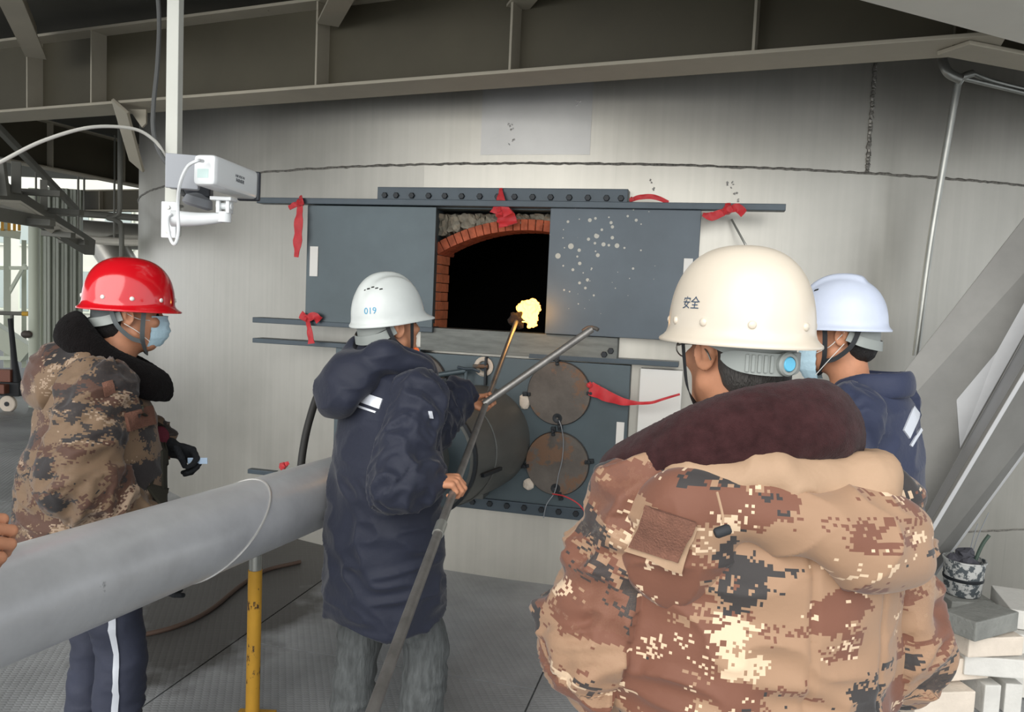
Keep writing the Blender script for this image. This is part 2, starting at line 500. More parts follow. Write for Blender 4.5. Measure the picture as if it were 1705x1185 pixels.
# pale beam crossing to the upper right
q0 = on_z(1420, 0, GZ - .02); q1 = on_z(1705, 76, GZ - .02)
d2 = (q1 - q0); d2.z = 0; d2.normalize(); s2 = Vector((d2.y, -d2.x, 0))   # toward the camera
qa = q0 - d2*1.8 + s2*.19; qb = q1 + d2*4 + s2*.19
girder('pale_steel_beam', (qa.x, qa.y), (qb.x, qb.y), GZ - .02, .5, .36, 'pale grey beam with wide flange in the upper right corner', M['beam_light'])
r0 = on_z(1560, 92, GZ - .02); r1 = on_z(1705, 119, GZ - .02)
d3 = (r1 - r0); d3.z = 0; d3.normalize()
ra = r0 + Vector((d3.y, -d3.x, 0))*.08; rb = r1 + d3*4 + Vector((d3.y, -d3.x, 0))*.08
girder('steel_beam', (ra.x, ra.y), (rb.x, rb.y), GZ - .02, .3, .16, 'narrow dark beam behind the pale beam at upper right', M['girder'])
# secondary beams that rest on the girder's top, running toward the camera
for (px, py, px2, py2, lab) in ((546, 40, 578, -20, 'first short cross beam meeting the girder at top centre left'),
                                (862, 12, 905, -40, 'second short cross beam meeting the girder at top centre'),
                                (60, 95, -10, -60, 'dark diagonal cross beam in the upper left corner')):
    z = GZ + .36 if px > 100 else GZ + .30
    a_ = on_z(px, py, z); b_ = on_z(px2, py2, z)
    dd = (b_ - a_).normalized()
    b_ = a_ + dd * 2.2
    e = empty('cross_beam', a_, lab, 'beam')
    ob('flange', MB().bar(a_, b_, .12, .014).mesh('flange'), M['girder'], e)
    ob('web', MB().bar(a_ + Vector((0, 0, .1)), b_ + Vector((0, 0, .1)), .01, .19).mesh('web'), M['girder'], e)
# ------------------------------------------------------------------ furnace front
front = empty('furnace_front', MF @ Vector((0, 0, 0.3)), 'blue-grey steel furnace front with rails and bolted strips', 'furnace front', None, None)
def FB(u0, u1, v0, v1, n0, n1, bevel=.003):
    m = MB()
    ps = [(u, n, v) for v in (v0, v1) for n in (n0, n1) for u in (u0, u1)]
    m.raw([MF @ Vector(p) for p in ps], [(0,1,3,2),(4,6,7,5),(0,4,5,1),(1,5,7,3),(3,7,6,2),(2,6,4,0)])
    return m.mesh('m', bevel=bevel)
PN = -0.05   # face plane of the fixed plates
DN = -0.10   # face plane of the sliding doors
def FP(px, py, n=PN):
    u, v = F(px, py, n)
    return u, v
# frame plate behind the doors (pieces round the opening)
wu0, _ = FP(505, 450); wu1, _ = FP(1165, 450)
ou0, ot = FP(724, 347); ou1, ob_ = FP(916, 549)
_, lowtop = FP(880, 598); lu0, _ = FP(556, 700); lu1, _ = FP(1046, 680); _, lbot = FP(880, 836)
_, stop0 = FP(840, 314)
_, stop1 = FP(840, 340)
for nm, q in (('frame_plate', (wu0 + .05, ou0, ob_, ot)), ('frame_plate', (ou1, wu1 - .05, ob_, ot)),
              ('frame_plate', (wu0 + .2, wu1 - .2, ot, stop1))):
    ob(nm, FB(q[0], q[1], q[2], q[3], PN + .012, .12), M['teal'], front)
# top bolted strip
a_ = FP(632, 313); b_ = FP(1046, 344)
ts0, ts1 = a_[0], FP(1046, 330)[0]
ts = ob('bolt_strip', FB(ts0, ts1, stop1, stop0, PN - .03, .1), M['teal_d'], front)
bolt_me = MB().lathe([(0.019, 0), (0.019, .010), (0.016, .013), (0.0, .0131)], Matrix.Rotation(math.pi/2, 4, 'X'), 6).mesh('bolt', bevel=0)
def bolt(px, py, n, par):
    u, v = F(px, py, n)
    ob('bolt', bolt_me, M['bolt'], par, MF @ Matrix.Translation((u, n, v)))
for x in (641, 660, 686, 714, 741, 769, 799, 829, 857, 887, 917, 948, 979, 1010, 1034):
    bolt(x, 325 + (x - 641) * 0.013, PN - .03, ts)
# rails
def rail(x0, x1, py, th, n0, n1, nm='rail', mt='teal_d'):
    ua = F(x0, py, n0)[0]; ub = F(x1, py, n0)[0]; xm = (x0 + x1)/2
    v = F(xm, py, n0)[1]
    return ob(nm, FB(ua, ub, v - th/2, v + th/2, n0, n1), M[mt], front)
rail(427, 1309, 339, .036, DN - .03, PN)
rail(420, 720, 540.5, .034, DN, .02)
rail(420, 700, 575, .03, PN - .02, .05)
rail(880, 1130, 599.5, .03, PN - .02, .05)
# sill strip under the opening
su1 = F(1028, 575, PN - .02)[0]
su0 = F(700, 560, PN - .02)[0]
sv1 = F(860, 553, PN - .02)[1]; sv0 = F(860, 592, PN - .02)[1]
sill = ob('sill_strip', FB(su0, su1, sv0, sv1, PN - .02, .08), M['sill'], front)
bolt(1017, 584, PN - .02, sill)
bolt(1006, 590, PN - .02, sill)
# lower face plate
ob('face_plate', FB(lu0, lu1, lbot - .01, lowtop, PN, .10), M['teal'], front)
bs_v1 = F(880, 838, PN - .02)[1]; bs_v0 = F(880, 857, PN - .02)[1]
bs = ob('bolt_strip', FB(lu0, lu1 + .02, bs_v0, bs_v1, PN - .02, .10), M['teal_d'], front)
for k in range(12):
    x = 672 + 28.7*k
    bolt(x, 838.0 + (x - 779)*.115 - 4 , PN - .02, bs)
# white plate beside the lower plate
ob('side_panel', FB(F(1062, 700, 0)[0], F(1132, 700, 0)[0], F(1090, 780, 0)[1], F(1090, 614, 0)[1], -.015, .08), M['white'], front)
# lower handle slot
def slot(px0, px1, py0, py1, n, par):
    u0_, v1_ = F(px0, py0, n); u1_, v0_ = F(px1, py1, n)
    ob('handle_plate', FB(u0_, u1_, v0_, v1_, n - .006, n + .002, .001), M['white'], par)
slot(1027, 1037, 702, 755, PN, front)

# sliding doors
def door(x0, x1, y0, y1, label, mt):
    u0_, v1_ = F(x0, y0, DN); u1_, v0_ = F(x1, y1, DN)
    return u0_, u1_, v0_, v1_
dl0 = F(510, 440, DN)[0]; dl1 = F(723, 440, DN)[0]
dv1 = F(620, 343, DN)[1]; dv0 = F(560, 538, DN)[1]
def splash_mat():
    m = mat('blue_grey_door_paint', srgb('#4a545c'), 0.42, 0.25, noise=(2.2, 0.14))
    nt = m.node_tree; b = nt.nodes['Principled BSDF']
    prev = b.inputs['Base Color'].links[0].from_socket
    pos = nn(nt, 'ShaderNodeNewGeometry').outputs['Position']
    # splashes of dried castable: spots, denser near the opening
    sub = nn(nt, 'ShaderNodeVectorMath', operation='SUBTRACT')
    c = MF @ Vector((F(975, 400, DN)[0], DN, F(975, 400, DN)[1]))
    sub.inputs[1].default_value = c
    nt.links.new(pos, sub.inputs[0])
    ln = nn(nt, 'ShaderNodeVectorMath', operation='LENGTH'); nt.links.new(sub.outputs['Vector'], ln.inputs[0])
    acc = None
    for sc_, sz in ((12, .25), (24, .33)):
        v = nn(nt, 'ShaderNodeTexVoronoi', Scale=sc_); nt.links.new(pos, v.inputs['Vector'])
        sepc = nn(nt, 'ShaderNodeSeparateColor'); nt.links.new(v.outputs['Color'], sepc.inputs['Color'])
        dn = nn(nt, 'ShaderNodeMapRange'); dn.inputs['From Min'].default_value = 0.0; dn.inputs['From Max'].default_value = 0.55
        dn.inputs['To Min'].default_value = sz * 1.35; dn.inputs['To Max'].default_value = -.03
        nt.links.new(ln.outputs['Value'], dn.inputs['Value'])
        ml = nn(nt, 'ShaderNodeMath', operation='MULTIPLY'); nt.links.new(dn.outputs['Result'], ml.inputs[0]); nt.links.new(sepc.outputs['Red'], ml.inputs[1])
        lt = nn(nt, 'ShaderNodeMath', operation='LESS_THAN'); nt.links.new(v.outputs['Distance'], lt.inputs[0]); nt.links.new(ml.outputs['Value'], lt.inputs[1])
        if acc is None: acc = lt
        else:
            mxx = nn(nt, 'ShaderNodeMath', operation='MAXIMUM'); nt.links.new(acc.outputs['Value'], mxx.inputs[0]); nt.links.new(lt.outputs['Value'], mxx.inputs[1]); acc = mxx
    mx = nn(nt, 'ShaderNodeMix', data_type='RGBA'); mx.inputs['B'].default_value = srgb('#a9a79c') + (1,)
    nt.links.new(prev, mx.inputs['A'])
    sc2 = nn(nt, 'ShaderNodeMath', operation='MULTIPLY'); sc2.inputs[1].default_value = .8; nt.links.new(acc.outputs['Value'], sc2.inputs[0])
    nt.links.new(sc2.outputs['Value'], mx.inputs['Factor'])
    nt.links.new(mx.outputs['Result'], b.inputs['Base Color'])
    return m
dL = empty('sliding_furnace_door', MF @ Vector((dl0, DN, dv0)), 'blue-grey sliding furnace door left of the opening with a white handle plate', 'furnace door')
dpan = ob('door_panel', FB(dl0, dl1, dv0, dv1, DN, DN + .025), M['teal'], dL)
slot(517, 529, 410, 460, DN, dL)
dr0 = F(912, 450, DN)[0]; dr1 = F(1165, 400, DN)[0]
rv1 = F(1000, 347, DN)[1]; rv0 = F(960, 558, DN)[1]
dR = empty('sliding_furnace_door', MF @ Vector((dr0, DN, rv0)), 'blue-grey sliding furnace door right of the opening, spotted with pale splashes', 'furnace door')
ob('door_panel', FB(dr0, dr1, rv0, rv1, DN, DN + .025), splash_mat(), dR)
slot(1139, 1151, 430, 480, DN, dR)
# small wheels / clumps of castable at the door foot
lump_me = None
def lump(seed, r, sub=2, amp=.25):
    bm = bmesh.new()
    bmesh.ops.create_icosphere(bm, subdivisions=sub, radius=r)
    rr = random.Random(seed)
    ph = [rr.uniform(0, 6) for _ in range(6)]
    for v in bm.verts:
        d = v.co / r
        k = 1 + amp*(math.sin(3*d.x + ph[0])*math.sin(4*d.y + ph[1]) + .6*math.sin(7*d.z + ph[2] + 3*d.x)) + amp*.4*rr.uniform(-1, 1)
        v.co = d*r*k
    me = bpy.data.meshes.new('lump'); bm.to_mesh(me); bm.free()
    return me
# ------------------------------------------------------------------ brick lining of the opening
lining = empty('brick_arch', MF @ Vector((F(740, 545)[0], .08, F(740, 545)[1])), 'orange refractory brick arch and jambs lining the furnace opening', 'brick arch')
JN = 0.02     # front plane of the lining
ju0, ju1 = F(704, 480, JN)[0], F(727, 480, JN)[0]
jv0, jv1 = F(735, 548, JN)[1], F(735, 424, JN)[1]
jr0 = F(950, 480, JN)[0]
# arch circle through intrados points
def circ3(p, q, r):
    ax, ay = p; bx, by = q; cx, cy = r
    d = 2*(ax*(by-cy) + bx*(cy-ay) + cx*(ay-by))
    ux = ((ax*ax+ay*ay)*(by-cy) + (bx*bx+by*by)*(cy-ay) + (cx*cx+cy*cy)*(ay-by))/d
    uy = ((ax*ax+ay*ay)*(cx-bx) + (bx*bx+by*by)*(ax-cx) + (cx*cx+cy*cy)*(bx-ax))/d
    return ux, uy, math.hypot(ax-ux, ay-uy)
ip = [F(727, 424, JN), F(785, 397, JN), F(872, 383, JN)]
acx, acy, ar = circ3(*ip)
ath = .066
n_c = 8
ch_ = (jv1 - jv0)/n_c
brk = MB().box((0, 0, 0), (1, 1, 1)).mesh('brick')
def jbrick(u0_, u1_, v0_, v1_, n0, n1):
    me = FB(u0_, u1_, v0_, v1_, n0, n1, .003)
    ob('brick', me, M['brick_o'], lining)
for k in range(n_c):
    jt = random.uniform(-.004, .004)
    jbrick(ju0 + (.0 if k % 2 else .0), ju1 + jt, jv0 + k*ch_ + .002, jv0 + (k+1)*ch_ - .002, JN + random.uniform(0, .004), JN + .23)
    pass
    jbrick(jr0, jr0 + .12, jv0 + k*ch_ + .002, jv0 + (k+1)*ch_ - .002, JN, JN + .45)
ta0 = math.atan2(jv1 - acy, ju1 - acx); ta1 = math.pi - ta0
nb = 26
for k in range(nb):
    t0 = ta0 + (ta1 - ta0)*k/nb; t1 = ta0 + (ta1 - ta0)*(k+1)/nb
    g = (t1 - t0)*.05
    for (n0, n1) in ((JN + random.uniform(0, .006), JN + .225),):
        poly = [MF @ Vector((acx + rr*math.cos(t), n0, acy + rr*math.sin(t))) for rr, t in ((ar, t0+g), (ar + ath, t0+g), (ar + ath, t1-g), (ar, t1-g))]
        ob('brick', MB().prism(poly, MF.to_3x3() @ Vector((0, n1 - n0, 0))).mesh('brick', bevel=.002, seg=1), M['brick_d'], lining)
# skewback corner brick below the arch end
sk = [(ju0, jv1 + .002), (ju1, jv1 + .002), (ju1 + .005, jv1 + .02), (acx + (ar+ath)*math.cos(ta0) , acy + (ar+ath)*math.sin(ta0)), (ju0, acy + (ar+ath)*math.sin(ta0))]
ob('brick', MB().prism([MF @ Vector((u, JN + .01, v)) for u, v in sk], MF.to_3x3() @ Vector((0, .3, 0))).mesh('brick', bevel=.002), M['brick_d'], lining)
# rough castable blocks above the arch
def rough_block(seed):
    bm = bmesh.new(); bmesh.ops.create_cube(bm, size=1.0)
    bmesh.ops.subdivide_edges(bm, edges=bm.edges[:], cuts=4, use_grid_fill=True)
    rr = random.Random(seed)
    for v in bm.verts:
        k = 1 - .10*(abs(v.co.x*2)**4*abs(v.co.z*2)**4)
        v.co = Vector((v.co.x*k + rr.uniform(-.07, .07), v.co.y + rr.uniform(-.09, .09), v.co.z*k + rr.uniform(-.08, .08)))
    me = bpy.data.meshes.new('castable_block'); bm.to_mesh(me); bm.free()
    return me
xs_ = [722, 744, 764, 790, 806, 832, 858, 880, 905, 930]
for k in range(9):
    xa, xb = xs_[k], xs_[k+1]
    x = (xa + xb)/2
    yb = 393 - 22*math.sin(min(1, (x-722)/140)*math.pi/2) + (4 if k > 6 else 0)
    yt = 356
    u_, v_ = F(x, (yb + yt)/2, JN)
    wd = F(xb, 370, JN)[0] - F(xa, 370, JN)[0]
    hgt = abs(F(x, yt, JN)[1] - F(x, yb, JN)[1])
    ob('castable_block', rough_block(k + 3), M['rubble'], lining, MF @ Matrix.Translation((u_, JN + .12, v_)) @ Matrix.Rotation(random.uniform(-.08, .08), 4, 'Y') @ Matrix.Diagonal((wd*.98, .20, hgt*1.05, 1)))
# black slab behind, standing in for the dark void over the blocks
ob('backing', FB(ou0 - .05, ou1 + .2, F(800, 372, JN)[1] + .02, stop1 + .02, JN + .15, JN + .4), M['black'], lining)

# ------------------------------------------------------------------ round inspection covers
def cover(px, py, rpx, label, seed):
    n = PN - .022
    u, v = F(px, py, n)
    ue = F(px + rpx, py, n)[0]
    r = ue - u
    c = MF @ Vector((u, n, v))
    e = empty('inspection_cover', c, label, 'cover', 'round covers on the furnace front')
    L = MF @ Matrix.Translation((u, n, v)) @ Matrix.Rotation(math.pi/2, 4, 'X')
    ob('disc', MB().lathe([(r*.985, -.022), (r, -.018), (r, -.002), (r*.985, .003), (0.001, .003)], L, 40).mesh('disc', smooth=True, angle=40), M['rust'], e)
    ob('gasket', MB().lathe([(r*1.02, -.024), (r*1.02, -.016), (r*.9, -.014)], L, 40).mesh('gasket'), M['bolt'], e)
    clip = MB()
    clip.box((0, .012, 0), (.026, .03, .05)).box((0, -.004, -.018), (.02, .03, .016)).lathe([(.011, -.028), (.011, -.012), (0.001, -.012)], Matrix.Rotation(-math.pi/2, 4, 'X'), 6)
    cm = clip.mesh('clip', bevel=.003)
    for a in (5, 95, 185, 275):
        t = math.radians(a + seed*4)
        ob('clip', cm, M['conduit'] if a in (95,) else M['bolt'], e, MF @ Matrix.Translation((u + (r+.006)*math.cos(t), n, v + (r+.006)*math.sin(t))) @ Matrix.Rotation(-t + math.pi/2, 4, 'Y'))
    hole = MB().lathe([(.03, 0), (.028, .004), (.012, .0045), (.001, -.001)], L @ Matrix.Translation((.0, -r*.78, .002)), 14).mesh('peep_hole', smooth=True)
    ob('peep_hole', hole, M['bolt'], e)
    return e, u, v, r
c1 = cover(930, 655, 53, 'upper rusty round cover right of the burner, red ribbon tied to it', 0)
c2 = cover(927, 772, 53, 'lower rusty round cover right of the burner with a red wire', 1)
c3 = cover(692, 640, 51, 'rusty round cover half hidden behind the man in the navy parka', 2)
# ceramic wool pads stuck behind the covers
for (x, y, lab) in ((880, 806, 'white ceramic wool pad at the foot of the lower round cover'), (874, 668, 'frayed pale ceramic wool scrap left of the upper round cover')):
    u, v = F(x, y, PN - .015)
    me = lump(x, .5, 2, .08)
    o = ob('wool_pad', me, M['wool'], None, MF @ Matrix.Translation((u, PN - .012, v)) @ Matrix.Diagonal((.072, .035, .072 if y > 700 else .1, 1)))
    tag(o, lab, 'insulation pad')
# peep port with slot and lever
u, v = F(806, 610, PN)
pp = empty('peep_port', MF @ Vector((u, PN, v)), 'small round peep port with white wool ring and dark slotted blade', 'peep port')
L = MF @ Matrix.Translation((u, PN, v)) @ Matrix.Rotation(math.pi/2, 4, 'X')
ob('wool_ring', MB().lathe([(.058, 0), (.06, .012), (.05, .02), (.036, .016), (.03, .002)], L, 24, False).mesh('wool_ring', smooth=True), M['wool'], pp)
ob('blade', FB(u + .012, u + .026, v - .11, v + .06, PN - .04, PN + .0), M['bolt'], pp)
ob('pin', MB().tube([MF @ Vector((u - .06, PN - .03, v)), MF @ Vector((u + .03, PN - .03, v + .005))], .012, 8).mesh('pin'), M['rust'], pp)
ua, va_ = F(716, 626, PN - .06); ub, vb = F(776, 617, PN - .06)
lv = empty('gas_cock', MF @ Vector((ua, PN - .06, va_)), 'thin teal pipe with a small cock below the peep port', 'pipe')
ob('pipe', MB().tube([MF @ Vector((ua - .25, PN - .06, va_ - .03)), MF @ Vector((ua, PN - .06, va_)), MF @ Vector((ub, PN - .06, vb))], .016, 12).mesh('pipe', smooth=True), M['teal'], lv)
hv = MB().tube([MF @ Vector((ub, PN - .06, vb)), MF @ Vector((ub, PN - .06, vb - .13)), MF @ Vector((ub, PN + .01, vb - .14))], .011, 8)
ob('drop_pipe', hv.mesh('drop_pipe', smooth=True), M['teal'], lv)
kn = MB().tube([MF @ Vector((ub - .05, PN - .075, vb + .02)), MF @ Vector((ub, PN - .075, vb + .012)), MF @ Vector((ub + .05, PN - .075, vb + .015)), MF @ Vector((ub + .09, PN - .075, vb))], .009, 8)
ob('handle', kn.mesh('handle', smooth=True), M['teal_d'], lv)

# ------------------------------------------------------------------ gas pipe and burner
pA = at(-60, 1032, 1.62); 
def pipe_pt(s): return PIPE0 + PDIR*s
PIPE0 = at(0, 1010, 1.72)
P_END = at(782, 733, 4.62)
PDIR = (P_END - PIPE0).normalized(); PLEN = (P_END - PIPE0).length
PR = 0.125
gp = empty('gas_pipe', on_z(425, 1300, 0), 'large silver gas pipe running diagonally to the burner', 'pipe')
def ringed(s0, s1, r, n=40):
    return MB().tube([pipe_pt(s0 + (s1 - s0)*i/24) for i in range(25)], r, n)
ob('pipe_run', ringed(-1.2, PLEN - 1.05, PR).mesh('pipe_run', smooth=True), M['pipe'], gp)
# spiral-cut weld joint
xs = []
ax_u = PDIR.cross(Vector((0, 0, 1))).normalized(); ax_v = ax_u.cross(PDIR)
sj = .76
for k in range(61):
    t = 2*math.pi*k/60
    xs.append(pipe_pt(sj + .17*math.sin(t)) + (ax_u*math.cos(t) + ax_v*math.sin(t))*(PR + .0005))
ob('weld_ring', MB().tube(xs, .004, 6).mesh('weld_ring', smooth=True), M['pipe_weld'], gp)
# burner body
bn = empty('burner', P_END, 'big round grey burner casing bolted to the furnace front', 'burner')
zax = -PDIR
xax = Vector((0, 0, 1)).cross(zax).normalized(); yax = zax.cross(xax)
MBN = Matrix((( xax.x, yax.x, zax.x, P_END.x), (xax.y, yax.y, zax.y, P_END.y), (xax.z, yax.z, zax.z, P_END.z), (0, 0, 0, 1)))
BR = .322
ob('casing', MB().lathe([(BR, -.35), (BR, .02), (BR*.985, .10), (BR*.90, .72), (BR*.90, .725), (BR*.83, .73)], MBN, 48, False).mesh('casing', smooth=True, angle=30), M['burner'], bn)
ob('rim', MB().lathe([(BR*.905, .705), (BR*.94, .71), (BR*.94, .735), (BR*.89, .737)], MBN, 48, False).mesh('rim', smooth=True, angle=30), M['bolt'], bn)
ob('end_plate', MB().lathe([(BR*.90, .70), (BR*.895, .725), (0.001, .725)], MBN, 48).mesh('end_plate'), M['teal'], bn)
ob('neck', MB().lathe([(PR*1.25, .72), (PR*1.25, .90), (PR*1.5, .91), (PR*1.5, .94), (PR*1.02, .95), (PR*1.02, 1.1)], MBN, 32, False).mesh('neck', smooth=True, angle=30), M['burner'], bn)
# clamp band with latch
bt = MB().lathe([(BR*.955, .38), (BR*.97, .385), (BR*.962, .425), (BR*.945, .43)], MBN, 48, False)
ob('band', bt.mesh('band', smooth=True, angle=30), M['burner'], bn)
lt = MB()
for (aa, z0_, z1_) in ((-14, .36, .62),):
    t = math.radians(aa + 0)
    c = MBN @ Vector((BR*.99*math.cos(t), BR*.99*math.sin(t), (z0_+z1_)/2))
    lt.bar(MBN @ Vector((BR*1.0*math.cos(t), BR*1.0*math.sin(t), z0_)), MBN @ Vector((BR*.96*math.cos(t), BR*.96*math.sin(t), z1_)), .02, .02)
ob('latch', lt.mesh('latch', bevel=.003), M['bolt'], bn)
# support foot of burner
ft = MB()
fu, fv = F(806, 812, PN - .1)
ft.prism([MF @ Vector(p) for p in ((fu - .22, PN - .12, fv + .16), (fu + .04, PN - .12, fv + .22), (fu + .0, PN - .12, bs_v1 + .02), (fu - .2, PN - .12, bs_v1 + .02))], MF.to_3x3() @ Vector((0, .12, 0)))
ob('foot', ft.mesh('foot', bevel=.004), M['burner'], bn)

# pipe prop
PT = pipe_pt(1.42)
pc = at(425, 935, 1)
pd = (PT - CAM).dot(RC @ Vector((0, 0, -1)))
post_xy = at(425, 950, pd)
prop = empty('pipe_prop', (post_xy.x, post_xy.y, 0), 'rusty yellow painted prop post under the silver pipe', 'post')
yel = mat('chipped_yellow_paint', srgb('#c9972f'), 0.6, 0.1, noise=(6, 0.15), stretch=(1, 1, .5), wear=(26, 0.60, srgb('#4a3526')))
top_z = at(425, 948, pd).z
ob('sleeve', MB().tube([(post_xy.x, post_xy.y, 0), (post_xy.x, post_xy.y, top_z)], .027, 24).mesh('sleeve', smooth=True), yel, prop)
ob('inner_tube', MB().tube([(post_xy.x, post_xy.y, top_z - .01), (post_xy.x, post_xy.y, PT.z - PR + .02)], .024, 20).mesh('inner_tube', smooth=True), M['conduit'], prop)
ob('base_plate', MB().box((post_xy.x, post_xy.y, .005), (.15, .15, .01)).mesh('base_plate'), yel, prop)

# ------------------------------------------------------------------ conduits on the right of the shell
def cable(name, pts, r, mt, label, cat, n=10, parent=None, res=8):
    me = MB().tube(catmull(pts, res), r, n).mesh(name, smooth=True)
    o = ob(name, me, mt, parent)
    if parent is None: tag(o, label, cat)
    return o
cable('conduit', [at(1620, 122, 4.15), at(1607, 126, 4.15), at(1598, 135, 4.17), at(1590, 165, 4.2), at(1550, 400, 4.32), at(1525, 592, 4.40)], .019, M['conduit'], 'long galvanised conduit hanging down the right of the furnace shell', 'conduit', 14)
cable('conduit', [at(1569, 84, 4.15), at(1571, 105, 4.12), at(1580, 122, 4.10), at(1600, 132, 4.1)], .024, M['conduit'], 'short thick bent conduit under the girder end', 'conduit', 14)
cable('conduit', [at(1598, 129, 4.2), at(1640, 139, 4.3), at(1760, 168, 4.6)], .013, M['conduit'], 'lower of two thin conduits running off the right edge', 'conduit')
cable('conduit', [at(1618, 122, 4.25), at(1660, 137, 4.35), at(1760, 161, 4.65)], .013, M['conduit'], 'upper of two thin conduits running off the right edge', 'conduit')
cable('thin_rod', [at(1218, 365, 4.45), at(1240, 405, 4.4), at(1252, 425, 4.4)], .006, M['conduit'], 'thin bent rod on the shell above the cream hard hat', 'rod', 6)

# inclined H-section strut at right
s0 = at(1722, 445, 3.70); s1 = at(1500, 800, 3.95)
strut = empty('inclined_strut', at(1500, 950, 3.9), 'thick grey inclined H-section strut behind the men at right', 'strut')
sdir = (s1 - s0).normalized()
# end points of the four visible long edges, taken on a common depth ramp
def edge(px, py, dpt): return at(px, py, dpt)
def strut_piece(name, a0, a1, b0, b1, th, mt):
    n_ = (a1 - a0).cross(b0 - a0).normalized()
    if n_.dot(CAM - a0) > 0: n_ = -n_
    ob(name, MB().prism([a0, a1, b1, b0], n_*th).mesh(name, bevel=.003), mt, strut)
def along(p, q, k): return p + (q - p)*k
# near flange face (upper left of strut), web and far flange
e1a, e1b = at(1705, 362, 3.95), at(1500, 625, 4.10)
e2a, e2b = at(1705, 562, 3.95), at(1546, 848, 4.10)
e3a, e3b = at(1705, 618, 3.70), at(1556, 868, 3.90)
e4a, e4b = at(1705, 752, 3.95), at(1578, 925, 4.12)
def ext(p, q, k0=-.9): return along(p, q, k0), along(p, q, (p.z - .002)/(p.z - q.z))
E1, E2, E3, E4 = ext(e1a, e1b), ext(e2a, e2b), ext(e3a, e3b), ext(e4a, e4b)
M['strut'] = mat('grey_strut_paint', srgb('#807f7b'), 0.5, 0.25, noise=(2.5, 0.15), wear=(5, 0.66, srgb('#7a7974')))
M['strut_l'] = mat('lit_strut_paint', srgb('#b6b7b8'), 0.5, 0.2, noise=(4, 0.06))  # strut paint lightened for the faces that catch the light
strut_piece('web', E1[0], E1[1], E2[0], E2[1], .02, M['strut'])
strut_piece('flange', E2[0], E2[1], E3[0], E3[1], .02, M['strut_l'])
strut_piece('lower_web', E3[0], E3[1], E4[0], E4[1], .02, M['strut'])
def lip(a, b, c, w, th):
    d_ = ((c - a)).normalized()*w
    strut_piece('edge_strip', a, b, a + d_, b + d_, th, M['strut_l'])
lip(E4[0], E4[1], E4[0] + (E4[0] - E3[0]), .03, .05)
# doubler plate on the upper face
def bil(a, b, c, d, u, v): return along(along(a, b, u), along(c, d, u), v)
dp_n = (E1[1] - E1[0]).cross(E2[0] - E1[0]).normalized()
if dp_n.dot(CAM - E1[0]) < 0: dp_n = -dp_n
q = [bil(e1a, e1b, e2a, e2b, *uv) + dp_n*.002 for uv in ((.0, .5), (.62, .42), (.66, .97), (-.3, .97))]
ob('doubler_plate', MB().prism(q, dp_n*.012).mesh('doubler_plate', bevel=.002), M['strut_l'], strut)
# ------------------------------------------------------------------ sculpting kit: smooth unions on a grid, meshed with surface nets
LAT = rng.random((32, 32, 32)).astype(np.float32)
def vnoise(p):
    i = np.floor(p).astype(np.int64); f = (p - i).astype(np.float32)
    f = f*f*(3 - 2*f)
    i0 = i & 31; i1 = (i + 1) & 31
    def g(a, b, c): return LAT[a, b, c]
    x0, y0, z0 = i0[:, 0], i0[:, 1], i0[:, 2]; x1, y1, z1 = i1[:, 0], i1[:, 1], i1[:, 2]
    fx, fy, fz = f[:, 0], f[:, 1], f[:, 2]
    c00 = g(x0, y0, z0)*(1-fx) + g(x1, y0, z0)*fx; c10 = g(x0, y1, z0)*(1-fx) + g(x1, y1, z0)*fx
    c01 = g(x0, y0, z1)*(1-fx) + g(x1, y0, z1)*fx; c11 = g(x0, y1, z1)*(1-fx) + g(x1, y1, z1)*fx
    return (c00*(1-fy) + c10*fy)*(1-fz) + (c01*(1-fy) + c11*fy)*fz
def smin(a, b, k):
    if k <= 0: return np.minimum(a, b)
    h = np.clip(.5 + .5*(b - a)/k, 0, 1)
    return b + (a - b)*h - k*h*(1 - h)
V3 = lambda p: np.array(p, dtype=np.float32)
class Cap:
    """tapered capsule; flat=(dir, factor) makes it elliptical"""
    def __init__(s, a, b, ra, rb=None, flat=None):
        s.a, s.b, s.ra, s.rb = V3(a), V3(b), ra, (ra if rb is None else rb)
        s.flat = None
        if flat is not None:
            d = V3(flat[0]); s.flat = (d/np.linalg.norm(d), flat[1])
    def box(s, pad):
        r = max(s.ra, s.rb)*(max(1, s.flat[1]) if s.flat else 1) + pad
        return np.minimum(s.a, s.b) - r, np.maximum(s.a, s.b) + r
    def __call__(s, x, y, z):
        d = s.b - s.a; L2 = float(d @ d) + 1e-9
        px, py, pz = x - s.a[0], y - s.a[1], z - s.a[2]
        t = np.clip((px*d[0] + py*d[1] + pz*d[2])/L2, 0, 1)
        qx, qy, qz = px - t*d[0], py - t*d[1], pz - t*d[2]
        r = s.ra + (s.rb - s.ra)*t
        if s.flat:
            n, k = s.flat
            c = qx*n[0] + qy*n[1] + qz*n[2]; m = c*(1/k - 1)
            qx, qy, qz = qx + n[0]*m, qy + n[1]*m, qz + n[2]*m
        return np.sqrt(qx*qx + qy*qy + qz*qz) - r
class Ell:
    def __init__(s, c, r, rot=None):
        s.c, s.r = V3(c), V3(r)
        s.R = None if rot is None else np.array(Euler(rot).to_matrix(), dtype=np.float32)
    def box(s, pad):
        m = s.r if s.R is None else np.full(3, s.r.max())
        return s.c - m - pad, s.c + m + pad
    def __call__(s, x, y, z):
        p = [x - s.c[0], y - s.c[1], z - s.c[2]]
        if s.R is not None:
            p = [s.R[0, k]*p[0] + s.R[1, k]*p[1] + s.R[2, k]*p[2] for k in range(3)]
        k0 = np.sqrt(sum((p[k]/s.r[k])**2 for k in range(3)))
        k1 = np.sqrt(sum((p[k]/s.r[k]**2)**2 for k in range(3))) + 1e-6
        return k0*(k0 - 1)/k1
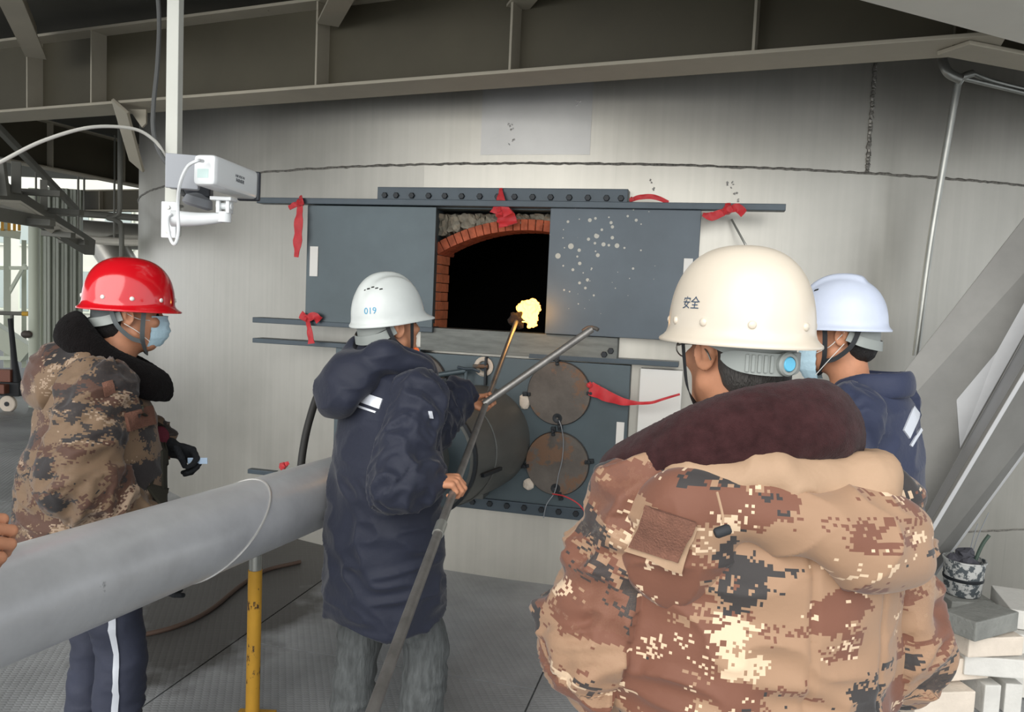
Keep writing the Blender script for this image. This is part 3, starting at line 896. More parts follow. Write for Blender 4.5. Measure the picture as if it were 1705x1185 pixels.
class Loft:
    """stack of superellipses: rows (z, cx, cy, a, b)"""
    def __init__(s, rows, n=2.3):
        rows = sorted(rows)
        z = np.array([r[0] for r in rows]); zz = np.linspace(z[0], z[-1], 200)
        def sm(k):
            v = np.array([r[k] for r in rows])
            P = catmull([(float(z[i]), float(v[i]), 0) for i in range(len(z))], 12)
            xs = np.maximum.accumulate(np.array([p.x for p in P])) + np.arange(len(P))*1e-9
            return np.interp(zz, xs, np.array([p.y for p in P]))
        s.z0, s.z1, s.n, s.zz = float(z[0]), float(z[-1]), n, zz
        s.t = [sm(k) for k in (1, 2, 3, 4)]
        s.ma, s.mb = max(r[3] for r in rows), max(r[4] for r in rows)
        s.cx = [r[1] for r in rows]; s.cy = [r[2] for r in rows]
    def box(s, pad):
        return V3((min(s.cx) - s.ma - pad, min(s.cy) - s.mb - pad, s.z0 - pad)), V3((max(s.cx) + s.ma + pad, max(s.cy) + s.mb + pad, s.z1 + pad))
    def __call__(s, x, y, z):
        cx, cy, a, b = [np.interp(z, s.zz, t).astype(np.float32) for t in s.t]
        d = ((np.abs(x - cx)/a)**s.n + (np.abs(y - cy)/b)**s.n)**(1/s.n)
        d = (d - 1)*np.minimum(a, b)
        return np.maximum(d, np.maximum(s.z0 - z, z - s.z1))
class RBox:
    def __init__(s, c, half, r, rot=None):
        s.c, s.h, s.r = V3(c), V3(half), r
        s.R = np.eye(3, dtype=np.float32) if rot is None else np.array(rot if isinstance(rot, Matrix) else Euler(rot).to_matrix(), dtype=np.float32)
    def box(s, pad):
        m = float(np.linalg.norm(s.h)) + s.r + pad
        return s.c - m, s.c + m
    def __call__(s, x, y, z):
        p = [x - s.c[0], y - s.c[1], z - s.c[2]]
        p = [np.abs(s.R[0, k]*p[0] + s.R[1, k]*p[1] + s.R[2, k]*p[2]) - s.h[k] + s.r for k in range(3)]
        o = np.sqrt(sum(np.maximum(q, 0)**2 for q in p))
        return o + np.minimum(np.maximum(p[0], np.maximum(p[1], p[2])), 0) - s.r

class Grid:
    def __init__(s, prims, h, subs=(), pad=.02):
        """prims: list of (shape, k); subs: list of (shape, k) cut away"""
        bs = [p.box(pad) for p, k in prims]
        s.lo = np.min([b[0] for b in bs], axis=0); hi = np.max([b[1] for b in bs], axis=0)
        s.h = h
        s.n = np.ceil((hi - s.lo)/h).astype(int) + 1
        s.f = np.full(s.n, .1, dtype=np.float32)
        s.ax = [s.lo[k] + h*np.arange(s.n[k], dtype=np.float32) for k in range(3)]
        for p, k in prims: s.op(p, k, 1)
        for p, k in subs: s.op(p, k, -1)
    def op(s, p, k, sign):
        lo, hi = p.box(k + 3*s.h + .02)
        i0 = np.clip(((lo - s.lo)/s.h).astype(int), 0, s.n - 1); i1 = np.clip(((hi - s.lo)/s.h).astype(int) + 2, 1, s.n)
        if np.any(i1 <= i0): return
        sl = tuple(slice(a, b) for a, b in zip(i0, i1))
        x = s.ax[0][sl[0]][:, None, None]; y = s.ax[1][sl[1]][None, :, None]; z = s.ax[2][sl[2]][None, None, :]
        d = p(x, y, z) + np.zeros_like(s.f[sl])
        s.f[sl] = smin(d, s.f[sl], k) if sign > 0 else -smin(d, -s.f[sl], k)
    def net(s):
        f = s.f; f[0] = f[-1] = .1; f[:, 0] = f[:, -1] = .1; f[:, :, 0] = f[:, :, -1] = .1
        ins = f < 0
        c = np.zeros(tuple(np.array(f.shape) - 1), dtype=np.int8)
        for dx in (0, 1):
            for dy in (0, 1):
                for dz in (0, 1):
                    c += ins[dx:dx + c.shape[0], dy:dy + c.shape[1], dz:dz + c.shape[2]]
        act = np.argwhere((c > 0) & (c < 8))
        acc = np.zeros((len(act), 3), dtype=np.float32); cnt = np.zeros(len(act), dtype=np.float32)
        cor = [(0,0,0),(1,0,0),(0,1,0),(1,1,0),(0,0,1),(1,0,1),(0,1,1),(1,1,1)]
        val = [f[act[:, 0]+a, act[:, 1]+b, act[:, 2]+d] for a, b, d in cor]
        for i in range(8):
            for j in range(i + 1, 8):
                if bin(i ^ j).count('1') != 1: continue
                va, vb = val[i], val[j]
                m = (va < 0) != (vb < 0)
                t = np.where(m, va/np.where(m, va - vb, 1), 0)
                ci, cj = V3(cor[i]), V3(cor[j])
                acc += np.where(m[:, None], ci + (cj - ci)*t[:, None], 0); cnt += m
        v = s.lo + (act + acc/cnt[:, None])*s.h
        idx = np.full(c.shape, -1, dtype=np.int64); idx[act[:, 0], act[:, 1], act[:, 2]] = np.arange(len(act))
        quads = []
        for a in range(3):
            b, d = (a + 1) % 3, (a + 2) % 3
            sl0 = [slice(None)]*3; sl1 = [slice(None)]*3
            sl0[a] = slice(0, -1); sl1[a] = slice(1, None)
            A, B = ins[tuple(sl0)], ins[tuple(sl1)]
            e = np.argwhere(A != B)
            ok = (e[:, b] > 0) & (e[:, d] > 0) & (e[:, b] < f.shape[b]-1) & (e[:, d] < f.shape[d]-1)
            e = e[ok]
            flip = A[e[:, 0], e[:, 1], e[:, 2]]
            def at_(ob_, od_):
                q = e.copy(); q[:, b] += ob_; q[:, d] += od_
                return idx[q[:, 0], q[:, 1], q[:, 2]]
            q = np.stack([at_(-1, -1), at_(0, -1), at_(0, 0), at_(-1, 0)], axis=1)
            q[~flip] = q[~flip][:, ::-1]
            quads.append(q)
        return v.astype(np.float64), np.concatenate(quads)
def to_mesh(name, v, q, smooth=True):
    me = bpy.data.meshes.new(name)
    me.vertices.add(len(v)); me.vertices.foreach_set('co', np.ascontiguousarray(v, dtype=np.float32).ravel())
    me.loops.add(q.size); me.loops.foreach_set('vertex_index', q.astype(np.int32).ravel())
    me.polygons.add(len(q)); me.polygons.foreach_set('loop_start', np.arange(0, q.size, 4, dtype=np.int32))
    me.update(calc_edges=True)
    me.polygons.foreach_set('use_smooth', np.ones(len(q), dtype=bool))
    me.validate()
    return me
def vnormals(v, q):
    n = np.cross(v[q[:, 2]] - v[q[:, 0]], v[q[:, 3]] - v[q[:, 1]])
    out = np.zeros_like(v)
    for k in range(4): np.add.at(out, q[:, k], n)
    return out/(np.linalg.norm(out, axis=1, keepdims=True) + 1e-12)
def relax(v, q, it=2, lam=.5):
    for _ in range(it):
        s = np.zeros_like(v); c = np.zeros(len(v))
        for k in range(4):
            a, b = q[:, k], q[:, (k + 1) % 4]
            np.add.at(s, a, v[b]); np.add.at(c, a, 1)
        v = v + lam*(s/np.maximum(c, 1)[:, None] - v)
    return v
def sculpt(name, prims, h, subs=(), it=2):
    v, q = Grid(prims, h, subs).net()
    v = relax(v, q, it)
    return v, q

# ------------------------------------------------------------------ cloth
def camo_mat(name, tan, brown, dark, light, off):
    m = bpy.data.materials.new(name); m.use_nodes = True
    nt = m.node_tree; b = nt.nodes['Principled BSDF']
    b.inputs['Roughness'].default_value = .72
    b.inputs['Sheen Weight'].default_value = .15
    at_n = nn(nt, 'ShaderNodeAttribute'); at_n.attribute_name = 'cuv'
    sn = nn(nt, 'ShaderNodeVectorMath', operation='SNAP'); sn.inputs[1].default_value = (.0050, .0044, 1)
    nt.links.new(at_n.outputs['Vector'], sn.inputs[0])
    def noise(scale, o, detail, rough, src=None, stretch=(1, 1.6, 3.1)):
        mp = nn(nt, 'ShaderNodeMapping'); mp.inputs['Location'].default_value = (o, o*1.7 + off, o*.3); mp.inputs['Scale'].default_value = stretch
        nt.links.new(src or sn.outputs['Vector'], mp.inputs['Vector'])
        n = nn(nt, 'ShaderNodeTexNoise', Scale=scale, Detail=detail, Roughness=rough); nt.links.new(mp.outputs['Vector'], n.inputs['Vector'])
        return n.outputs['Fac']
    wn_ = nn(nt, 'ShaderNodeTexWhiteNoise', noise_dimensions='3D'); nt.links.new(sn.outputs['Vector'], wn_.inputs['Vector'])
    def thr(fac, t, dith):
        ma = nn(nt, 'ShaderNodeMath', operation='MULTIPLY_ADD'); ma.inputs[1].default_value = dith
        nt.links.new(wn_.outputs['Value'], ma.inputs[0]); nt.links.new(fac, ma.inputs[2])
        g = nn(nt, 'ShaderNodeMath', operation='GREATER_THAN'); g.inputs[1].default_value = t + dith*.5
        nt.links.new(ma.outputs['Value'], g.inputs[0])
        return g.outputs['Value']
    cur = None
    c0 = nn(nt, 'ShaderNodeRGB'); c0.outputs[0].default_value = tan + (1,); cur = c0.outputs[0]
    for colr, fac in ((brown, thr(noise(5.0, 3.1, 5, .62), .50, .05)), (light, thr(noise(6.0, 21.3, 6, .68), .60, .10)), (dark, thr(noise(4.2, 11.7, 5, .64), .56, .03))):
        mx = nn(nt, 'ShaderNodeMix', data_type='RGBA'); mx.inputs['B'].default_value = colr + (1,)
        nt.links.new(cur, mx.inputs['A']); nt.links.new(fac, mx.inputs['Factor']); cur = mx.outputs['Result']
    nt.links.new(cur, b.inputs['Base Color'])
    bn_ = nn(nt, 'ShaderNodeTexNoise', Scale=18.0, Detail=5.0)
    nt.links.new(nn(nt, 'ShaderNodeNewGeometry').outputs['Position'], bn_.inputs['Vector'])
    bp = nn(nt, 'ShaderNodeBump', Strength=.25, Distance=.012); nt.links.new(bn_.outputs['Fac'], bp.inputs['Height'])
    nt.links.new(bp.outputs['Normal'], b.inputs['Normal'])
    return m
TAN, BROWN, DARK, LIGHT = srgb('#93745a'), srgb('#6c4331'), srgb('#2e2a29'), srgb('#c9b093')
M['camo_a'] = camo_mat('desert_digital_camo', TAN, BROWN, DARK, LIGHT, 0.0)
M['camo_b'] = camo_mat('desert_digital_camo_shaded', srgb('#6b553f'), srgb('#4a2e20'), srgb('#211c1c'), srgb('#917c67'), 5.3)  # same camouflage as the nearest man's, darkened for shade
M['navy'] = mat('navy_work_cloth', srgb('#141a2d'), .7, noise=(4, .12), bump=(45, .2), sheen=.12)
M['navy_l'] = mat('faded_navy_cloth', srgb('#222a44'), .7, noise=(4, .12), bump=(45, .2), sheen=.12)
M['navy_t'] = mat('navy_trousers', srgb('#2b2f3f'), .75, noise=(6, .15), bump=(40, .2))
M['jeans'] = mat('grey_jeans', srgb('#505353'), .85, noise=(34, .4), bump=(70, .5), stretch=(1.6, 1.6, .35))
M['fur_m'] = mat('maroon_brown_pile', srgb('#351f20'), .95, noise=(40, .3), bump=(520, .4), sheen=.08, spec=.08)
M['fur_k'] = mat('black_pile', srgb('#0f0c0c'), .95, noise=(30, .3), bump=(220, .6), sheen=.03, spec=.1)
M['tan'] = mat('tan_lining', srgb('#a0846a'), .75, bump=(30, .3), noise=(6, .06))
M['patch_b'] = mat('brown_hook_patch', srgb('#6f4b3c'), .9, bump=(300, .5), noise=(60, .15))
M['reflect'] = mat('reflective_tape', srgb('#c9cdd4'), .35, .2, bump=(60, .1))
M['skin'] = mat('skin', srgb('#b98263'), .55, noise=(18, .12), spec=.35)
M['hair'] = mat('black_hair', srgb('#1b1817'), .6, noise=(200, .4), bump=(180, .6), stretch=(3, 3, .5))
M['hair_g'] = mat('greying_hair', srgb('#3b3835'), .6, noise=(240, .6), bump=(180, .6), stretch=(3, 3, .4))
M['hat_red'] = mat('glossy_red_shell', srgb('#c8101c'), .16, coat=.7)
M['hat_cream'] = mat('cream_shell', srgb('#cdc2b1'), .35, coat=.15, noise=(7, .04), wear=(16, .745, srgb('#a89a86')))
M['hat_white'] = mat('white_shell', srgb('#c6cbc8'), .38, coat=.12, noise=(8, .05), wear=(20, .75, srgb('#a4a8a2')))
M['hat_cool'] = mat('cool_white_shell', srgb('#bfc7d8'), .4, coat=.1, noise=(8, .05), wear=(20, .75, srgb('#9aa0aa')))
M['strap'] = mat('dark_strap', srgb('#26282b'), .75)
M['strap_g'] = mat('grey_strap', srgb('#565b5c'), .75)
M['band'] = mat('grey_plastic_band', srgb('#8a8f8b'), .5)
M['blue'] = mat('light_blue_knob', srgb('#5fb2d2'), .4)
M['blue_ink'] = mat('blue_print', srgb('#2f8fb5'), .5)
M['dark_ink'] = mat('dark_blue_print', srgb('#26405a'), .5)
M['mask'] = mat('pale_blue_mask', srgb('#b3cfdb'), .8, bump=(60, .3))
M['glove'] = mat('black_knit_glove', srgb('#14171b'), .9, bump=(200, .5))
M['maroon'] = mat('maroon_cuff', srgb('#5c1a28'), .85, bump=(120, .4))
M['shoe'] = mat('black_shoe', srgb('#161616'), .5)
M['orange'] = mat('orange_buckle', srgb('#e8692a'), .5)
M['glass_f'] = mat('metal_spectacle_frame', srgb('#77746d'), .35, .8)
M['slot'] = mat('slot_black', (.006, .006, .006), .8)

def wrinkle(v, q, parts, amp=1.0, seed=0, groove=None):
    """parts: dict name -> (sdf list, axis points); returns displaced verts and nearest part of each vertex"""
    x, y, z = [v[:, k].astype(np.float32) for k in range(3)]
    names = list(parts)
    D = np.stack([np.min([f(x, y, z) for f in parts[n][0]], axis=0) for n in names])
    w = np.argmin(D, axis=0)
    n = vnormals(v, q)
    disp = np.zeros(len(v))
    for k, nm in enumerate(names):
        m = w == k
        if not m.any(): continue
        p = v[m]
        ax = parts[nm][1]
        if ax is None:       # torso like: mostly level folds, broad dents
            r = vnoise(p*np.array([4.5, 4.5, 9.0]) + seed*3.7 + np.sin(p[:, [0]]*9 + seed)*.5)
            r2 = vnoise(p*np.array([9, 9, 20.0]) + 11 + seed + vnoise(p*5 + 3)[:, None]*1.6)
            r3 = vnoise(p*np.array([12, 12, 3.0]) + 40 + seed)
            zc = np.clip((1.25 - p[:, 2])/.5, 0, 1)
            disp[m] = .020*(r - .5) + .014*(1 - np.abs(2*r2 - 1)**.7*1.7)*(.45 + .55*zc) + .010*(r3 - .5)*zc
        else:
            a, t = arm_uv(p, ax)
            cv = np.stack([np.cos(a)*1.1, np.sin(a)*1.1, t*15 + .9*np.sin(a + seed)], axis=1)
            r = vnoise(cv + seed*5.1)
            r2 = vnoise(cv*np.array([2, 2, 2.1]) + 17 + seed + vnoise(cv*1.3)[:, None]*1.3)
            disp[m] = .017*(1 - np.abs(2*r - 1)*1.8) + .007*(1 - np.abs(2*r2 - 1)*1.8)
    if len(names) > 1:
        S = np.sort(D, axis=0)
        gap = np.abs(S[1] - S[0])
        disp -= .003*np.exp(-(gap/.008)**2)*(S[1] < .03)
    if groove is not None:
        disp -= groove(v)
    v2 = v + n*(disp*amp)[:, None]
    return v2, w
def arm_uv(p, ax):
    """angle and length along a polyline"""
    ax = [np.array(a, dtype=float) for a in ax]
    best = None; L0 = 0
    ang = np.zeros(len(p)); tt = np.zeros(len(p)); bd = np.full(len(p), 1e9)
    a, b, c = ax
    d1 = (b - a)/np.linalg.norm(b - a); d2 = (c - b)/np.linalg.norm(c - b); L1 = np.linalg.norm(b - a)
    s1 = np.cross(d1, [0, 1, .2]); s1 /= np.linalg.norm(s1)
    e1 = s1 - d2*(s1 @ d2); e1 /= np.linalg.norm(e1)
    for o0, d, s_, L_, m in ((a, d1, s1, 0, ((p - b) @ (d1 + d2)) < 0), (b, d2, e1, L1, ((p - b) @ (d1 + d2)) >= 0)):
        r = p - o0; t = r @ d; o = r - t[:, None]*d
        ang[m] = np.arctan2(o @ np.cross(d, s_), o @ s_)[m]; tt[m] = (L_ + t)[m]
    return ang, tt
def cloth_mesh(name, v, q, parts, w):
    me = to_mesh(name, v, q)
    names = list(parts)
    co = v[q]                                   # faces x 4 x 3
    fw = w[q[:, 0]]
    uv = np.zeros((len(q), 4, 3))
    cen = co.mean(axis=1)
    for k, nm in enumerate(names):
        m = fw == k
        if not m.any(): continue
        ax = parts[nm][1]
        if ax is None:
            c0 = np.arctan2(cen[m, 0], -(cen[m, 1] - .02))
            a = np.arctan2(co[m][:, :, 0], -(co[m][:, :, 1] - .02))
            a = c0[:, None] + (a - c0[:, None] + np.pi) % (2*np.pi) - np.pi
            uv[m] = np.stack([a*.27, co[m][:, :, 2], np.full(a.shape, k*3.0)], axis=2)
        else:
            c0, _ = arm_uv(cen[m], ax)
            a, t = arm_uv(co[m].reshape(-1, 3), ax)
            a = a.reshape(-1, 4); t = t.reshape(-1, 4)
            a = c0[:, None] + (a - c0[:, None] + np.pi) % (2*np.pi) - np.pi
            uv[m] = np.stack([a*.08 + k, t, np.full(a.shape, k*3.0)], axis=2)
    at_ = me.attributes.new('cuv', 'FLOAT_VECTOR', 'CORNER')
    at_.data.foreach_set('vector', uv.astype(np.float32).ravel())
    return me
# ------------------------------------------------------------------ people
HF = 0.0035
def head_prims():
    P = [(Ell((0, -.012, .038), (.076, .096, .083)), 0),
         (Ell((0, .03, -.035), (.060, .066, .082)), .03),
         (Ell((0, .062, -.092), (.027, .027, .024)), .025),          # chin
         (Cap((-.05, .012, -.055), (-.022, .06, -.09), .022, .02), .02), (Cap((.05, .012, -.055), (.022, .06, -.09), .022, .02), .02),   # jaw
         (Cap((-.03, .083, .022), (.03, .083, .022), .013), .014),   # brow
         (Cap((0, .092, .012), (0, .109, -.026), .008, .0125), .010), # nose
         (Ell((-.013, .098, -.028), (.009, .01, .008)), .006), (Ell((.013, .098, -.028), (.009, .01, .008)), .006),
         (Ell((-.042, .068, -.018), (.022, .022, .02)), .015), (Ell((.042, .068, -.018), (.022, .022, .02)), .015),   # cheekbones
         (Ell((0, .09, -.054), (.023, .010, .0065)), .006), (Ell((0, .088, -.066), (.020, .011, .007)), .006),        # lips
         (Cap((0, -.018, -.05), (0, -.045, -.20), .056, .062), .03)]
    for s in (-1, 1):
        P += [(Ell((s*.079, -.012, -.002), (.008, .022, .033), (0, 0, s*-.45)), .006), (Ell((s*.083, -.022, .008), (.006, .014, .022), (0, 0, s*-.6)), .004)]
    S = [(Ell((-.031, .093, .004), (.016, .012, .011)), .01), (Ell((.031, .093, .004), (.016, .012, .011)), .01),
         (Ell((-.089, -.006, -.002), (.006, .010, .016)), .003), (Ell((.089, -.006, -.002), (.006, .010, .016)), .003)]
    return P, S
def hair_prims():
    P = [(Ell((0, -.016, .040), (.082, .099, .090)), 0), (Ell((0, -.055, -.03), (.066, .056, .06)), .02)]
    S = [(Ell((0, .10, -.01), (.075, .09, .08)), .012), (RBox((0, .085, -.075), (.2, .11, .09), .02), .01), (Ell((.085, -.012, -.01), (.022, .03, .045)), .008), (Ell((-.085, -.012, -.01), (.022, .03, .045)), .008),
         (RBox((0, -.06, -.20), (.2, .2, .115), .01), .01)]
    return P, S
HEADV = None
def rig(p, m):
    return [tuple(m @ Vector(x)) for x in p]
def hand_prims(m, side, curl=(.5, .7, .5), grip=True, sc=1.0):
    """m: hand frame (wrist at origin, +Y to the fingers, -Z palm); side +1 right, -1 left. returns prims in m's outer space"""
    R3 = m.to_3x3()
    def T(p): return tuple(m @ (Vector(p)*sc))
    fl = tuple(R3 @ Vector((1, 0, 0)))
    P = [(Cap(T((0, -.05, 0)), T((0, .01, 0)), .026*sc, .026*sc, (fl, 1.25)), 0),
         (Cap(T((0, .02, -.002)), T((0, .072, -.002)), .0165*sc, .0155*sc, (fl, 2.35)), .018)]
    base = [(-.030, .084, .072), (-.010, .090, .080), (.011, .087, .075), (.030, .078, .058)]
    for k, (bx, by, L) in enumerate(base):
        bx = -bx if side < 0 else bx
        p = Vector((bx, by, -.001)); a = 0.0
        seg = (L*.45, L*.32, L*.26); r = (.0098, .0088, .0078)
        c2 = [c*(1 + .06*k) for c in curl]
        pts = [p]
        for j in range(3):
            a += c2[j]
            d = Vector((0, math.cos(a), -math.sin(a)))
            pts.append(pts[-1] + d*seg[j])
        P.append((Cap(T((bx*.9, by - .03, -.001)), T(pts[0]), .0105*sc, .0105*sc), .006))
        for j in range(3):
            P.append((Cap(T(pts[j]), T(pts[j+1]), r[j]*sc, (r[j] - .0012)*sc), .0025))
    s = -1 if side > 0 else 1
    if grip:
        th = [(s*.024, .018, -.008), (s*.046, .045, -.022), (s*.036, .070, -.042), (s*.016, .085, -.052)]
    else:
        th = [(s*.024, .018, -.006), (s*.05, .045, -.012), (s*.057, .075, -.018), (s*.055, .098, -.022)]
    for j in range(3):
        P.append((Cap(T(th[j]), T(th[j+1]), (.0125, .0105, .0095)[j]*sc, (.0105, .0095, .008)[j]*sc), .005))
    return P
def limb(a, b, ra, rb, k=.03, flat=None): return (Cap(a, b, ra, rb, flat), k)

# ---- hard hats, in the head frame
class Hat:
    def __init__(s, a=.116, bf=.142, bb=.138, H=.158, e=2.45, flare=.013, visor=.018, ridge=None, z0=.028, cy=-.004, back=0.0):
        s.a, s.bf, s.bb, s.H, s.e, s.flare, s.visor, s.ridge, s.z0, s.cy, s.back = a, bf, bb, H, e, flare, visor, ridge, z0, cy, back
    def outline(s, t):
        c, n = math.cos(t), math.sin(t)
        b = s.bf if n > 0 else s.bb
        r = 1/math.sqrt((c/s.a)**2 + (n/b)**2)
        return r, c, n
    def surf(s, t, z, off=0.0):
        """dome point at angle t (0 = right, pi/2 = front) and height z above the brim"""
        r, c, n = s.outline(t)
        k = max(0.0, 1 - (max(0, z)/s.H)**s.e)**(1/s.e)
        q = r*k + off
        p = Vector((q*c, q*n + s.cy, s.z0 + z))
        return p
    def bump(s, p):
        z = 0
        if s.ridge == 'v':
            zz = (p.z - s.z0)/s.H
            z += .010*math.exp(-(p.x/.024)**4)*max(0, min(1, (zz - .35)*3))
            z += .006*math.exp(-((abs(p.x) - .055)/.014)**2)*max(0, min(1, (zz - .4)*4))*(1 if p.y > -.06 else .4)
        if s.ridge == 'step':
            zz = (p.z - s.z0)/s.H
            z += .012*(1/(1 + math.exp((abs(p.x) - .036)/.003)))*max(0, min(1, (zz - .45)*4))*(1/(1 + math.exp((-p.y - .065)/.003)))
        return z
    def build(s, nt_=96, nz=30):
        rows = []
        # from rim inwards-up: rim, brim root, dome ... top
        def rim(t, k, dz):
            r, c, n = s.outline(t)
            ex = s.flare + s.visor*max(0, n)**4 + s.back*max(0, -n)**2
            q = r + ex*k
            return Vector((q*c, q*n + s.cy, s.z0 + dz - .010*k - (.010*max(0, n)**4*k if s.visor > .02 else 0)))
        prof = []
        for k, dz in ((.0, -.0005), (.55, -.003), (.95, -.003), (1.02, .0), (.96, .003), (.55, .0035), (.22, .006), (.05, .012)):
            prof.append(('rim', k, dz))
        for i in range(nz + 1):
            f = i/nz
            prof.append(('dome', .016 + (s.H - .016)*math.sin(f*math.pi/2)))
        v, f = [], []
        for pr in prof:
            for j in range(nt_):
                t = 2*math.pi*j/nt_
                if pr[0] == 'rim': p = rim(t, pr[1], pr[2])
                else:
                    p = s.surf(t, min(pr[1], s.H*.99995))
                    b = s.bump(p)
                    if b: p = p + Vector((0, 0, b))
                v.append(p)
        # inner shell
        n0 = len(prof)
        inner = [0.0, .03, .07, .11, .135, s.H - .006]
        for z in inner:
            for j in range(nt_):
                t = 2*math.pi*j/nt_
                p = s.surf(t, z, -.004)
                v.append(p)
        seq = list(range(n0))
        for i in range(n0 - 1):
            for j in range(nt_):
                f.append((i*nt_+j, i*nt_+(j+1) % nt_, (i+1)*nt_+(j+1) % nt_, (i+1)*nt_+j))
        b0 = n0*nt_
        for j in range(nt_):
            f.append((j, b0+j, b0+(j+1) % nt_, (j+1) % nt_))
        for i in range(len(inner) - 1):
            for j in range(nt_):
                f.append((b0+i*nt_+j, b0+(i+1)*nt_+j, b0+(i+1)*nt_+(j+1) % nt_, b0+i*nt_+(j+1) % nt_))
        m = MB(); m.raw(v, f)
        return m.mesh('shell', smooth=True, angle=60)
def text_on(hat, s, size, t0, z0, roll=0.0):
    cu = bpy.data.curves.new('print', 'FONT'); cu.body = s; cu.size = size; cu.align_x = 'CENTER'; cu.resolution_u = 3
    o = bpy.data.objects.new('print', cu); col.objects.link(o)
    bpy.context.view_layer.update()
    me = bpy.data.meshes.new_from_object(o.evaluated_get(bpy.context.evaluated_depsgraph_get()))
    bpy.data.objects.remove(o)
    for v in me.vertices:
        x, y = v.co.x, v.co.y
        x, y = x*math.cos(roll) - y*math.sin(roll), x*math.sin(roll) + y*math.cos(roll)
        r = hat.outline(t0)[0]
        v.co = hat.surf(t0 + x/r, z0 + y, .0012)
    me.materials.clear()
    return me

